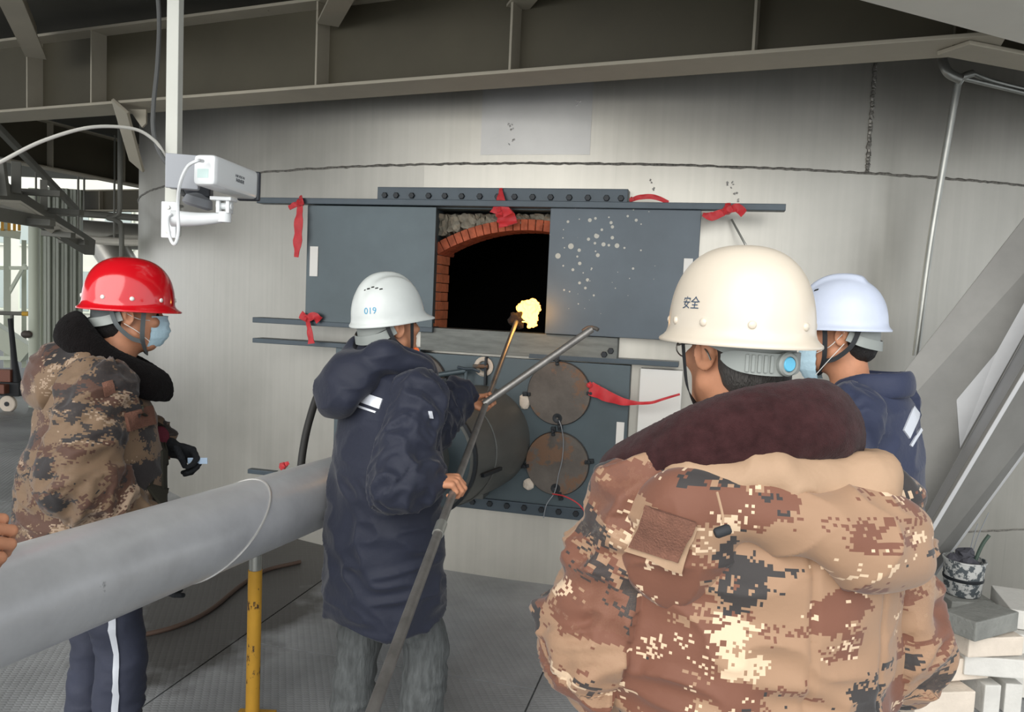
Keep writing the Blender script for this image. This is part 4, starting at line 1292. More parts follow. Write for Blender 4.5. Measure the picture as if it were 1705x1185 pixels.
PERSONS = []
def person(name_label, pos, rz, hz, sp):
    """pos: plan point under the torso; hz: head centre height; sp: style"""
    Mp = Matrix.Translation((pos[0], pos[1], 0)) @ Matrix.Rotation(rz, 4, 'Z')
    Mi = Mp.inverted()
    L = lambda w: tuple(Mi @ Vector(w))
    e = bpy.data.objects.new('person', None); e.empty_display_size = .1
    link(e, None, Mp); tag(e, name_label, 'person')
    hp = sp.get('head', (0, .03)); yaw = sp.get('yaw', 0); pit = sp.get('pitch', 0)
    Mh = Matrix.Translation((hp[0], hp[1], hz)) @ Matrix.Rotation(yaw, 4, 'Z') @ Matrix.Rotation(pit, 4, 'X') @ Matrix.Rotation(sp.get('tilt', 0), 4, 'Y')
    sh = sp.get('sh', hz - .20)
    shw = sp.get('shw', .185)
    SHR, SHL = Vector((shw, sp.get('shy', 0), sh)), Vector((-shw, sp.get('shy', 0), sh))
    eR, wR, eL, wL = [Vector(sp[k]) for k in ('eR', 'wR', 'eL', 'wL')]
    hm = sp['hands']                 # dict R/L -> (matrix local, curl, grip, glove)
    legs = sp.get('legs', ((.10, .02), (-.10, -.02)))
    # --- body: one figure (fine head and hands, coarser limbs under the clothes)
    P, S = head_prims()
    hv, hq = sculpt('head', P, HF, S, 2)
    hv = np.array([list(Mh @ Vector(p)) for p in hv])
    nb = Vector(Mh @ Vector((0, -.04, -.17)))
    B = [limb(tuple(nb), (0, 0, sh - .05), .058, .09), limb(tuple(SHR), tuple(SHL), .055, .055), (Loft([(.82, 0, 0, .15, .10), (1.05, 0, 0, .135, .095), (1.25, 0, 0, .15, .105), (sh - .03, 0, 0, .15, .09)]), .05)]
    for sh_, el, wr in ((SHR, eR, wR), (SHL, eL, wL)):
        B += [limb(tuple(sh_), tuple(el), .048, .04), limb(tuple(el), tuple(wr), .04, .027)]
    hipz = .88
    for k, (fx, fy) in zip((1, -1), legs):
        kn = (fx*.95, fy + .03, .48)
        B += [limb((k*.085, 0, hipz), kn, .072, .05), limb(kn, (fx, fy, .09), .05, .036)]
    bv, bq = sculpt('limbs', B, .014, (), 2)
    V, Q = [hv, bv], [hq, bq + len(hv)]; nv = len(hv) + len(bv)
    gloves = {}
    for s_, (mh, curl, grip, glove) in hm.items():
        gp_ = hand_prims(mh, 1 if s_ == 'R' else -1, curl, grip, 1.0 if not glove else 1.2)
        xv, xq = sculpt('hand', gp_, .0026, (), 1)
        if glove: gloves[s_] = (xv, xq)
        else:
            V.append(xv); Q.append(xq + nv); nv += len(xv)
    ob('body', to_mesh('body', np.concatenate(V), np.concatenate(Q)), M['skin'], e, Mp)
    for s_, (xv, xq) in gloves.items():
        tag(ob('glove', to_mesh('glove', xv, xq), M['glove'], e, Mp), 'black knitted work glove')
    # eyes and hair
    for s_ in (-1, 1):
        me = MB().lathe([(.0001, -.011), (.007, -.0085), (.011, 0), (.0085, .007), (.0001, .011)], Matrix.Translation((s_*.031, .078, .004)) @ Matrix.Rotation(-math.pi/2, 4, 'X'), 14).mesh('eye', smooth=True, angle=80)
        ob('eye', me, M['slot'], e, Mp @ Mh)
    P, S = hair_prims()
    xv, xq = sculpt('hair', P, .005, S, 2)
    xv = xv + vnormals(xv, xq)*(.004*(vnoise(xv*np.array([120, 120, 45.0])) - .5))[:, None]
    ob('hair', to_mesh('hair', xv, xq), sp.get('hair', M['hair']), e, Mp @ Mh)
    # --- trousers and shoes
    T = [(Loft([(.80, 0, 0, .165, .125), (.90, 0, 0, .17, .125), (1.0, 0, 0, .165, .12)]), 0)]
    for k, (fx, fy) in zip((1, -1), legs):
        kn = (fx*.97, fy + .025, .47)
        T += [limb((k*.088, 0, .83), kn, .098, .076, .03), limb(kn, (fx, fy - .005, .10), .076, .070, .02)]
    tv, tq = sculpt('trousers', T, .009, (), 2)
    tv = tv + vnormals(tv, tq)*(.012*(vnoise(tv*np.array([7, 7, 18.0])) - .5) + .010*(1 - np.abs(2*vnoise(tv*np.array([9, 9, 26.0]) + 9) - 1)*1.7)*np.clip((.65 - tv[:, 2])/.4, 0, 1))[:, None]
    tr = ob('trousers', to_mesh('trousers', tv, tq), sp.get('trousers', M['navy_t']), e, Mp)
    for k, (fx, fy) in zip((1, -1), legs):
        S_ = [(Ell((fx, fy + .05, .035), (.047, .12, .045)), 0), (Cap((fx, fy - .03, .06), (fx, fy - .02, .11), .047, .05), .03), (Ell((fx, fy + .11, .035), (.048, .07, .038)), .02)]
        xv, xq = sculpt('shoe', S_, .007, [(RBox((fx, fy, -.1), (.3, .4, .1), .005), .004)], 1)
        ob('shoe', to_mesh('shoe', xv, xq), M['shoe'], e, Mp)
    # --- jacket
    j = sp['jacket']
    rows = [(r[0], r[1], r[2], r[3], r[4]) for r in j['rows']]
    torso = Loft(rows, 2.25)
    sr = j.get('sr', (.082, .075, .058))
    aR, aL = [SHR, eR, wR], [SHL, eL, wL]
    fR = [Cap(tuple(SHR), tuple(eR), sr[0], sr[1]), Cap(tuple(eR), tuple(wR), sr[1], sr[2])]
    fL = [Cap(tuple(SHL), tuple(eL), sr[0], sr[1]), Cap(tuple(eL), tuple(wL), sr[1], sr[2])]
    yoke = Cap(tuple(SHR*.92), tuple(SHL*.92) if False else (-SHR.x*.92, SHR.y*.92, SHR.z*.92 + sh*.0), .07)
    yoke = Cap((shw*.8, sp.get('shy', 0) - .005, sh - .005), (-shw*.8, sp.get('shy', 0) - .005, sh - .005), .075)
    prims = [(torso, 0), (yoke, .06)] + [(f, .045) for f in fR] + [(f, .045) for f in fL] + [(p, k) for p, k in j.get('extra', [])]
    v, q = sculpt('jacket', prims, j.get('h', .008), j.get('subs', ()), 3)
    parts = {'torso': ([torso, yoke] + [p for p, k in j.get('extra', [])], None), 'sleeve_r': (fR, aR), 'sleeve_l': (fL, aL)}
    v, w = wrinkle(v, q, parts, j.get('amp', 1.0), sp.get('seed', 0), j.get('groove'))
    jk = ob('jacket', cloth_mesh('jacket', v, q, parts, w), j['mat'], e, Mp)
    if j.get('hood'):
        hvv, hqq = sculpt('hood', j['hood'], j.get('h', .008)*.8, j.get('hood_subs', ()), 3)
        hp_ = {'hood': ([p for p, k in j['hood']], None)}
        hvv, w = wrinkle(hvv, hqq, hp_, 1.35, sp.get('seed', 0) + 2)
        ob('hood', cloth_mesh('hood', hvv, hqq, hp_, w), j['mat'], jk, Mp)
    if j.get('lining'):
        xv, xq = sculpt('lining', j['lining'], .006, (), 3)
        xv = xv + vnormals(xv, xq)*(.014*(vnoise(xv*np.array([10, 10, 26.0])) - .5) + .012*(1 - 2*np.abs(vnoise(xv*np.array([22, 14, 12.0]) + 5) - .5)*1.6))[:, None]
        tag(ob('hood_lining', to_mesh('hood_lining', xv, xq), M['tan'], jk, Mp), 'plain tan lining at the hood opening')
    if j.get('collar'):
        pts = catmull([Vector(p[:3]) for p in j['collar']], 5)
        rr = np.interp(np.linspace(0, len(j['collar']) - 1, len(pts)), range(len(j['collar'])), [p[3] for p in j['collar']])
        fl = j.get('collar_flat', 1.9)
        C_ = []
        for k in range(len(pts) - 1):
            mid = (pts[k] + pts[k+1])/2
            out = Vector((mid.x, mid.y - .01, 0)).normalized()
            tw = j.get('collar_lean', .35)
            up = (Vector((0, 0, 1)) - out*tw).normalized()
            C_.append((Cap(tuple(pts[k]), tuple(pts[k+1]), float(rr[k]), float(rr[k+1]), (tuple(up), fl)), .008))
        xv, xq = sculpt('collar', C_, .006, (), 2)
        fur = j.get('fur')
        if fur is not None:
            nz = vnormals(xv, xq)
            xv = xv + nz*(.010*(vnoise(xv*12) - .5) + .002*(vnoise(xv*60) - .5) + .0025*(vnoise(xv*190) - .5))[:, None]
        tag(ob('collar', to_mesh('collar', xv, xq), fur or j['mat'], jk, Mp), None)
    # --- hard hat
    ht = sp.get('hat')
    if ht is None: return e, Mp, Mh, jk, None, None
    hat = ht['shape']
    Mhat = Mp @ Mh @ Matrix.Rotation(ht.get('pitch', 0), 4, 'X')
    ho = ob('hard_hat', hat.build(), ht['mat'], e, Mhat)
    tag(ho, ht['label'])
    rv = MB().lathe([(.0072, -.002), (.0072, .0015), (.005, .0035), (.0003, .004)], None, 14).mesh('rivet', smooth=True, angle=50)
    for (deg, z) in ht.get('rivets', ()):
        t = math.radians(deg)
        p = hat.surf(t, z); nx = (hat.surf(t, z, .01) - p).normalized()
        q_ = Vector((0, 0, 1)).rotation_difference(nx).to_matrix().to_4x4()
        ob('rivet', rv, ht.get('rivet_mat', ht['mat']), ho, Mhat @ Matrix.Translation(p) @ q_)
    for (txt, size, deg, z, ink, roll) in ht.get('print', ()):
        ob('print', text_on(hat, txt, size, math.radians(deg), z, roll), ink, ho, Mhat)
    for (deg, z, wd, hgt, roll) in ht.get('vents', ()):
        t = math.radians(deg); r = hat.outline(t)[0]
        c = [hat.surf(t + dx*wd/2/r, z + dz*hgt/2 + roll*dx*wd/2, .0015) for dx, dz in ((-1, -1), (1, -1), (1, 1), (-1, 1))]
        m = MB(); nrm = (c[1] - c[0]).cross(c[3] - c[0]).normalized()
        m.prism([p - nrm*.002 for p in c], nrm*.003)
        ob('vent_slot', m.mesh('vent_slot'), M['slot'], ho, Mhat)
    # suspension band, seen below the shell
    bm_ = MB()
    n_ = 48
    def ring(z, k, zb=0):
        out = []
        for i in range(n_):
            t = 2*math.pi*i/n_
            r = 1/math.sqrt((math.cos(t)/.089)**2 + (math.sin(t)/.110)**2)*k
            out.append(Vector((r*math.cos(t), r*math.sin(t) - .006, z - zb*max(0, -math.sin(t))**2)))
        return out
    R_ = [ring(.045, 1.0, .02), ring(.015, 1.0, .035), ring(.015, .97, .035), ring(.045, .97, .02)]
    bm_.raw([p for r in R_ for p in r], [(a*n_+i, a*n_+(i+1) % n_, ((a+1) % 4)*n_+(i+1) % n_, ((a+1) % 4)*n_+i) for a in range(4) for i in range(n_)])
    ob('headband', bm_.mesh('headband', smooth=True, angle=40), ht.get('band', M['band']), ho, Mhat)
    def strap(pts, w_, mt, nm='chin_strap'):
        pp = catmull([Vector(p) for p in pts], 6)
        m = MB()
        vs_ = []
        for i, p in enumerate(pp):
            d = (pp[min(i+1, len(pp)-1)] - pp[max(i-1, 0)]).normalized()
            out = Vector((p.x, p.y*.8, 0)).normalized() if abs(p.x) + abs(p.y) > .01 else Vector((0, 1, 0))
            sd_ = d.cross(out).normalized()
            vs_ += [p + sd_*w_/2 + out*.001, p - sd_*w_/2 + out*.001, p - sd_*w_/2 + out*.0028, p + sd_*w_/2 + out*.0028]
        fs_ = []
        for i in range(len(pp) - 1):
            for a in range(4):
                fs_.append((4*i+a, 4*i+(a+1) % 4, 4*i+4+(a+1) % 4, 4*i+4+a))
        fs_ += [(0, 1, 2, 3), tuple(4*(len(pp)-1)+a for a in (3, 2, 1, 0))]
        m.raw(vs_, fs_)
        return ob(nm, m.mesh(nm, smooth=True, angle=50), mt, ho, Mhat)
    sm_ = ht.get('strap', M['strap'])
    for s_ in (-1, 1):
        strap([(s_*.094, .035, .03), (s_*.088, .033, -.02), (s_*.074, .035, -.075), (s_*.03, .052, -.118), (0, .06, -.126)], .015, sm_)
        if ht.get('rear_strap', True): strap([(s_*.090, -.062, .02), (s_*.090, -.042, -.03), (s_*.080, -.0, -.07), (s_*.070, .034, -.082)], .014, sm_)
    if ht.get('nape'):
        strap([(.088, -.03, .0), (.078, -.075, -.018), (.04, -.112, -.028), (0, -.120, -.030), (-.04, -.112, -.028), (-.078, -.075, -.018), (-.088, -.03, .0)], .030, ht['nape'], 'nape_band')
    return e, Mp, Mh, jk, ho, Mhat

def mask(e, M4, dz=0.0, dy=0.0, loops=True):
    nu, nv_ = 17, 13
    v, f = [], []
    for layer in (0, 1):
        for j in range(nv_):
            for i in range(nu):
                a = (i/(nu-1) - .5)*2; b = (j/(nv_-1) - .5)*2
                th = a*1.05
                z = -.048 + b*.052
                rx, ry = .066, .088
                bulge = .020*math.exp(-(a*2.2)**2)*(1 - .5*abs(b)) - .018*max(0, -b)**2
                pl = .0018*math.sin(j*2.2)
                k = 1 + (.0025*layer + pl + bulge)/.08
                v.append(Vector((math.sin(th)*rx*k, .018 + math.cos(th)*ry*k + dy, z + dz)))
    N = nu*nv_
    for j in range(nv_-1):
        for i in range(nu-1):
            q = j*nu+i
            f += [(q, q+1, q+nu+1, q+nu), (N+q, N+q+nu, N+q+nu+1, N+q+1)]
    m = MB(); m.raw(v, f)
    mk = ob('face_mask', m.mesh('face_mask', smooth=True, angle=80), M['mask'], e, M4)
    tag(mk, 'pale blue disposable face mask')
    if loops:
        for s_ in (-1, 1):
            for zz in (-.012, -.082):
                pts = catmull([(s_*.060, .060 + dy, zz + dz), (s_*.080, .02, zz*.6 + dz*.6 + .0), (s_*.090, -.022, .012 if zz > -.05 else -.024)], 5)
                ob('ear_loop', MB().tube(pts, .0013, 5).mesh('ear_loop'), M['white'], mk, M4)
    return mk
def hand_frame(origin, fingers, palm):
    """hand matrix from wrist point, finger direction and palm normal (all local)"""
    y = Vector(fingers).normalized(); z = -Vector(palm); z = (z - y*z.dot(y)).normalized(); x = y.cross(z)
    return Matrix(((x.x, y.x, z.x, origin[0]), (x.y, y.y, z.y, origin[1]), (x.z, y.z, z.z, origin[2]), (0, 0, 0, 1)))
def quad_patch(e, jk, Mp, pts, th, mt, nm, push=.004, n=6, eye=None):
    """little cloth rectangle laid over a jacket surface (local corner points), draped by closest point"""
    me0 = jk.data
    from mathutils.bvhtree import BVHTree
    vs0 = [v.co.copy() for v in me0.vertices]; fs0 = [tuple(p.vertices) for p in me0.polygons]
    key = me0.name
    if key not in BV: BV[key] = BVHTree.FromPolygons(vs0, fs0)
    tr_ = BV[key]
    a, b, c, d = [Vector(p) for p in pts]
    v, f = [], []
    lay = []
    for layer in (0, 1):
        for j in range(n+1):
            for i in range(n+1):
                p = a.lerp(b, i/n).lerp(d.lerp(c, i/n), j/n)
                loc, nor, _, _ = tr_.ray_cast(eye, (p - eye).normalized()) if eye is not None else tr_.find_nearest(p)
                if loc is None: loc, nor, _, _ = tr_.find_nearest(p)
                v.append(loc + nor*(push - .006 + layer*(.006 + th)))
    N = (n+1)**2
    for j in range(n):
        for i in range(n):
            q = j*(n+1)+i
            f += [(q, q+1, q+n+2, q+n+1), (N+q, N+q+n+1, N+q+n+2, N+q+1)]
    bd = [i for i in range(n+1)] + [(j)*(n+1)+n for j in range(1, n+1)] + [n*(n+1)+i for i in range(n-1, -1, -1)] + [j*(n+1) for j in range(n-1, 0, -1)]
    for i in range(len(bd)):
        p_, q_ = bd[i], bd[(i+1) % len(bd)]
        f.append((p_, N+p_, N+q_, q_))
    m = MB(); m.raw(v, f)
    return ob(nm, m.mesh(nm, smooth=True, angle=50), mt, jk, Mp)
BV = {}
# ------------------------------------------------------------------ torch pole and hook tube (held by the man in the navy parka)
R0 = at(606, 1222, 1.50); R1 = at(860, 534, 4.50)
RD = (R1 - R0).normalized()
def rod_at(py):
    a, b = 0.0, (R1 - R0).length
    for _ in range(50):
        m_ = (a + b)/2
        p = RC.transposed() @ (R0 + RD*m_ - CAM)
        y = 592.5 - FPX*p.y/(-p.z)
        if y > py: a = m_
        else: b = m_
    return R0 + RD*a
GU, GL_ = rod_at(668), rod_at(814)

def xy(px, py, d):
    p = at(px, py, d); return (p.x, p.y)
def lm(pos, rz):
    return (Matrix.Translation((pos[0], pos[1], 0)) @ Matrix.Rotation(rz, 4, 'Z')).inverted()
def rod_hand(Mi, G, side, ydir):
    """hand closed round the pole at world point G"""
    r = (Mi.to_3x3() @ RD).normalized(); g = Mi @ G
    x = r if side == 'L' else -r
    y = Vector(ydir); y = (y - x*y.dot(x)).normalized(); z = x.cross(y)
    o = g - y*.078 + z*.030
    return Matrix(((x.x, y.x, z.x, o.x), (x.y, y.y, z.y, o.y), (x.z, y.z, z.z, o.z), (0, 0, 0, 1)))
def relaxed(w, d):
    return hand_frame(Vector(w) + Vector(d).normalized()*.06, d, (0, 0, -1) if abs(Vector(d).normalized().z) < .8 else (0, 1, 0))
def cuff(e_, w_, r=.07, k=.028):
    d = (Vector(w_) - Vector(e_)).normalized()
    c = Vector(w_) + d*(k + r)
    return (Cap(tuple(c), tuple(c + d*.10), r, r), .008)

# ---- man in navy parka with the torch
pos2 = xy(646, 800, 2.75); rz2 = math.radians(-50)
Mi2 = lm(pos2, rz2)
hL = rod_hand(Mi2, GU, 'L', (Mi2.to_3x3() @ Vector((.75, .55, -.1))))
hR = rod_hand(Mi2, GL_, 'R', (Mi2.to_3x3() @ Vector((.85, .35, .15))))
wL2 = hL @ Vector((0, -.045, 0)); wR2 = hR @ Vector((0, -.03, 0))
eR2 = Mi2 @ at(662, 805, 2.46); eL2 = Mi2 @ at(705, 722, 2.96)
hz2 = 1.615
jk2 = dict(mat=M['navy'], h=.008, sr=(.084, .082, .074), rows=[(.60, 0, -.01, .232, .195), (.75, 0, -.01, .235, .19), (1.0, 0, -.01, .225, .175), (1.2, 0, -.01, .215, .165), (1.33, 0, -.01, .195, .145), (1.43, 0, -.01, .14, .115), (1.49, 0, 0, .085, .09)],
    hood=[(Ell((-.015, -.145, 1.46), (.125, .092, .085), (.45, 0, 0)), 0), (Ell((-.02, -.20, 1.39), (.095, .052, .075), (.2, .1, 0)), .06), (Ell((-.05, -.175, 1.36), (.07, .055, .055)), .05),
          (Cap((-.085, -.08, 1.525), (-.125, .05, 1.47), .05, .036), .04), (Cap((.085, -.08, 1.525), (.125, .05, 1.47), .05, .036), .04), (Cap((-.085, -.08, 1.525), (.085, -.08, 1.525), .045, .045), .04)],
    hood_subs=[(Ell((0, -.045, 1.57), (.088, .085, .10)), .015)],
    collar=[(.03, .135, 1.44, .018), (.095, .10, 1.47, .02), (.112, .02, 1.495, .02), (.07, -.075, 1.52, .02), (0, -.10, 1.525, .02), (-.07, -.075, 1.52, .02), (-.112, .02, 1.495, .02), (-.095, .10, 1.47, .02), (-.03, .135, 1.44, .018)], collar_flat=2.6,
    subs=[cuff(eL2, wL2, .075, .03), cuff(eR2, wR2, .07, .072)])
hat_v = Hat(a=.110, bf=.136, bb=.126, H=.152, e=2.2, flare=.009, visor=.034, ridge='v')
s2 = dict(sh=1.385, head=(0, -.015), yaw=.0, pitch=.16, eR=eR2, wR=wR2, eL=eL2, wL=wL2, jacket=jk2, trousers=M['jeans'], seed=1, shw=.185,
          hands={'L': (hL, (.95, 1.0, .75), True, False), 'R': (hR, (.95, 1.0, .75), True, False)}, legs=((.10, .10), (-.11, -.06)),
          hat=dict(shape=hat_v, mat=M['hat_white'], label='white hard hat marked 019 with vent slots', nape=M['band'],
                   print=[('019', .030, 303, .034, M['blue_ink'], 0)],
                   vents=[(285 + 9.5*k, .110 + (.004*(2 - abs(k - 2))), .014, .0035, .05) for k in range(5)]))
p2 = person('man in a long navy parka and white hard hat holding the burning pole', pos2, rz2, hz2, s2)
def px_patch(P_, corners, depth, th, mt, nm, push=.004, n=6, on=None):
    e_, Mp_, jk_ = P_[0], P_[1], on or P_[3]
    Mi_ = Mp_.inverted()
    return quad_patch(e_, jk_, Mp_, [Mi_ @ at(x, y, depth) for x, y in corners], th, mt, nm, push, n, Mi_ @ CAM)
px_patch(p2, [(588, 648), (638, 664), (632, 681), (582, 663)], 2.56, .001, M['reflect'], 'reflective_strip')
px_patch(p2, [(577, 667), (627, 685), (625, 688), (575, 670)], 2.56, .001, M['reflect'], 'reflective_strip', n=5)
px_patch(p2, [(713, 684), (719, 684), (721, 696), (715, 696)], 2.66, .001, M['reflect'], 'reflective_strip', n=3)
bk = MB().lathe([(.012, 0), (.012, .012), (.001, .0122)], Matrix.Translation((.066, .052, -.088)) @ Matrix.Rotation(math.pi/2, 4, 'Y'), 8).mesh('buckle', bevel=.002)
ob('buckle', bk, M['orange'], p2[4], p2[5])

# ---- man in camouflage with red hat
pos1 = xy(172, 760, 2.62); rz1 = math.radians(-60)
Mi1 = lm(pos1, rz1)
gl = Mi1 @ at(276, 742, 2.80)
hL1 = hand_frame(gl, Mi1.to_3x3() @ Vector((.93, .05, -.30)), Mi1.to_3x3() @ Vector((-.25, -.75, -.6)))
wL1 = hL1 @ Vector((0, -.06, 0)); eL1 = Vector((-.24, .10, 1.12))
eR1 = Vector((.25, -.07, 1.13)); wR1 = Vector((.22, .10, .93))
hz1 = 1.618
def fur_collar(dz=0, w=1.0, fr=.17):
    base = [(.045, fr, 1.385, .036), (.120, .105, 1.415, .040), (.135, .0, 1.47, .038), (.085, -.075, 1.545, .036), (0, -.10, 1.57, .036)]
    full = base + [(-x, y, z, r) for x, y, z, r in reversed(base[:-1])]
    return [(x*w, y, z + dz, r) for x, y, z, r in full]
jk1 = dict(mat=M['camo_b'], amp=1.25, h=.008, sr=(.096, .096, .07), rows=[(.72, 0, -.03, .245, .215), (.85, 0, -.03, .25, .22), (1.05, 0, -.03, .24, .215), (1.2, 0, -.02, .23, .20), (1.33, 0, -.02, .205, .165), (1.43, 0, -.02, .15, .125), (1.49, 0, 0, .09, .09)],
    hood=[(Ell((0, -.125, 1.43), (.15, .085, .10), (.45, 0, 0)), 0), (Ell((0, -.165, 1.37), (.12, .06, .065)), .05), (Cap((-.11, -.06, 1.47), (.11, -.06, 1.47), .06, .06), .05)],
    collar=fur_collar(0, .95), collar_flat=1.75, collar_lean=.5, fur=M['fur_k'], subs=[cuff(eL1, wL1, .07, .02)])
hat_r = Hat(a=.116, bf=.145, bb=.140, H=.166, e=2.5, flare=.015, visor=.008)
riv = [(d, .030) for d in (0, 45, -42, 90, 180, 135, 222, 270)]
s1 = dict(sh=1.375, head=(0, .075), yaw=.02, pitch=-.03, eR=eR1, wR=wR1, eL=eL1, wL=wL1, jacket=jk1, trousers=M['navy_t'], seed=3, shw=.175, shy=-.02,
          hands={'L': (hL1, (.75, .85, .5), True, True), 'R': (relaxed(wR1, (0, .3, -1)), (.3, .4, .3), False, True)}, legs=((.11, .03), (-.11, -.04)),
          hat=dict(shape=hat_r, mat=M['hat_red'], label='glossy red hard hat with white rivets', rivets=riv, rivet_mat=M['white'], strap=M['strap_g'], nape=M['band'], band=M['strap_g']))
p1 = person('man in desert camouflage parka and glossy red hard hat behind the pipe', pos1, rz1, hz1, s1)
mask(p1[0], p1[1] @ p1[2])
cdm = MB().box((0, 0, 0), (.07, .004, .022)).mesh('card', bevel=.001)
cdo = ob('lighter_packet', cdm, mat('white_blue_packet', srgb('#b9cfe6'), .4), None, Matrix.Translation(at(329, 767, 2.77)) @ Matrix.Rotation(-.05, 4, 'Y'))
tag(cdo, 'small pale blue packet held in the black glove', 'packet')
# maroon knitted cuff over the left wrist
d_ = (Vector(wL1) - eL1).normalized()
cv, cq = sculpt('cuff', [(Cap(tuple(Vector(wL1) - d_*.01), tuple(Vector(wL1) + d_*.045), .058, .046), 0)], .006, [(Cap(tuple(Vector(wL1) + d_*.12), tuple(Vector(wL1) + d_*.2), .05, .05), .004)], 1)
ob('knitted_cuff', to_mesh('knitted_cuff', cv, cq), M['maroon'], p1[0], p1[1])
tr1 = [c for c in p1[0].children if c.name.startswith('trousers')][0]
for zz in range(4):
    z0_, z1_ = .80 - .18*zz, .80 - .18*(zz + 1)
    quad_patch(p1[0], tr1, p1[1], [(.26, .03, z0_), (.26, -.005, z0_), (.26, -.005, z1_), (.26, .03, z1_)], .001, M['reflect'], 'side_stripe', .003, 6)
px_patch(p1, [(264, 668), (272, 668), (281, 835), (270, 835)], 2.5, .003, mat('dark_green_placket', srgb('#2b2a20'), .8), 'zip_placket', n=8)
px_patch(p1, [(206, 688), (250, 676), (256, 706), (212, 718)], 2.45, .006, M['patch_b'], 'pocket_flap', n=5)
px_patch(p1, [(170, 640), (187, 634), (192, 652), (174, 660)], 2.4, .002, M['patch_b'], 'shoulder_patch', n=4)

# ---- man in faded navy jacket at right
pos3 = xy(1438, 800, 2.45); rz3 = math.radians(48)
Mi3 = lm(pos3, rz3)
eR3, wR3 = Vector((.25, -.02, 1.14)), Vector((.18, .22, 1.05)); eL3, wL3 = Vector((-.25, .0, 1.14)), Vector((-.16, .24, 1.05))
hz3 = 1.66
jk3 = dict(mat=M['navy_l'], h=.008, sr=(.078, .072, .056), rows=[(.80, 0, -.01, .205, .15), (1.0, 0, -.01, .21, .15), (1.2, 0, -.01, .21, .15), (1.33, 0, -.01, .195, .135), (1.43, 0, -.015, .145, .105), (1.50, 0, -.01, .085, .085)],
    collar=[(.02, .095, 1.465, .018), (.08, .07, 1.49, .022), (.098, 0, 1.505, .017), (.065, -.085, 1.52, .014), (0, -.108, 1.525, .014), (-.065, -.085, 1.52, .014), (-.098, 0, 1.505, .017), (-.08, .07, 1.48, .017), (-.02, .095, 1.455, .016)], collar_flat=2.5, collar_lean=.15)
hat_s = Hat(a=.114, bf=.138, bb=.132, H=.155, e=2.3, flare=.012, visor=.024, ridge='step')
s3 = dict(sh=1.43, head=(-.01, .10), yaw=.22, pitch=-.02, eR=eR3, wR=wR3, eL=eL3, wL=wL3, jacket=jk3, seed=5, shw=.18,
          hands={'L': (relaxed(wL3, wL3 - eL3), (.5, .6, .4), False, False), 'R': (relaxed(wR3, wR3 - eR3), (.5, .6, .4), False, False)},
          hat=dict(shape=hat_s, mat=M['hat_cool'], label='scuffed cool white hard hat with raised top ridge', nape=M['band'], vents=[(130, .112, .016, .004, .2)]))
p3_ = person('man in a navy work jacket and white hard hat at right beside the strut', pos3, rz3, hz3, s3)
mask(p3_[0], p3_[1] @ p3_[2], -.045, .0)
px_patch(p3_, [(1520, 676), (1531, 690), (1513, 730), (1503, 716)], 2.3, .001, M['reflect'], 'reflective_strip')
px_patch(p3_, [(1531, 712), (1534, 716), (1517, 744), (1514, 741)], 2.3, .001, M['reflect'], 'reflective_strip', n=4)

# ---- man in camouflage with cream hat, nearest
pos4 = xy(1240, 900, 1.44); rz4 = math.radians(6)
Mi4 = lm(pos4, rz4)
eR4, wR4 = Vector((.255, -.03, 1.13)), Vector((.19, .23, 1.04)); eL4, wL4 = Vector((-.275, -.02, 1.13)), Vector((-.22, .24, 1.05))
hz4 = 1.65
def groove4(v):
    back = (v[:, 1] < -.03)
    g = .005*np.exp(-((v[:, 0] - .02)/.005)**2)*back*(v[:, 2] < 1.36)
    g += .004*np.exp(-((v[:, 0] - .155)/.005)**2)*back*(v[:, 2] < 1.33)
    return g
col4 = [(-.10, .17, 1.36, .036), (-.205, .10, 1.40, .042), (-.24, .0, 1.435, .046), (-.18, -.09, 1.49, .05), (-.075, -.14, 1.535, .052), (.035, -.145, 1.555, .052), (.11, -.09, 1.545, .05), (.135, .03, 1.495, .045), (.11, .13, 1.43, .04), (.04, .17, 1.38, .036)]
jk4 = dict(mat=M['camo_a'], amp=1.35, h=.006, sr=(.094, .092, .068), groove=groove4, rows=[(.72, 0, -.03, .255, .205), (.9, 0, -.03, .255, .205), (1.05, 0, -.035, .245, .20), (1.2, 0, -.045, .24, .19), (1.33, 0, -.05, .22, .16), (1.43, 0, -.045, .165, .12), (1.49, 0, -.02, .10, .09)],
    hood=[(Ell((.06, -.195, 1.395), (.165, .052, .062), (.35, .0, .05)), 0), (Ell((.125, -.215, 1.345), (.115, .048, .06), (.3, .3, .25)), .03), (Ell((-.12, -.165, 1.41), (.11, .045, .05), (.35, -.3, -.25)), .035),
          (Ell((-.175, -.135, 1.345), (.095, .062, .115), (.2, .12, -.45)), .03)],
    lining=[(Cap((-.16, -.13, 1.44), (-.02, -.172, 1.462), .033, .038), 0), (Cap((-.02, -.172, 1.462), (.13, -.165, 1.46), .038, .038), .03), (Cap((.13, -.165, 1.465), (.19, -.06, 1.44), .04, .034), .03)],
    collar=[(x, y, z, r*.74) for x, y, z, r in col4], collar_flat=1.75, collar_lean=.6, fur=M['fur_m'])
hat_c = Hat(a=.120, bf=.147, bb=.142, H=.166, e=2.5, flare=.014, visor=.008)
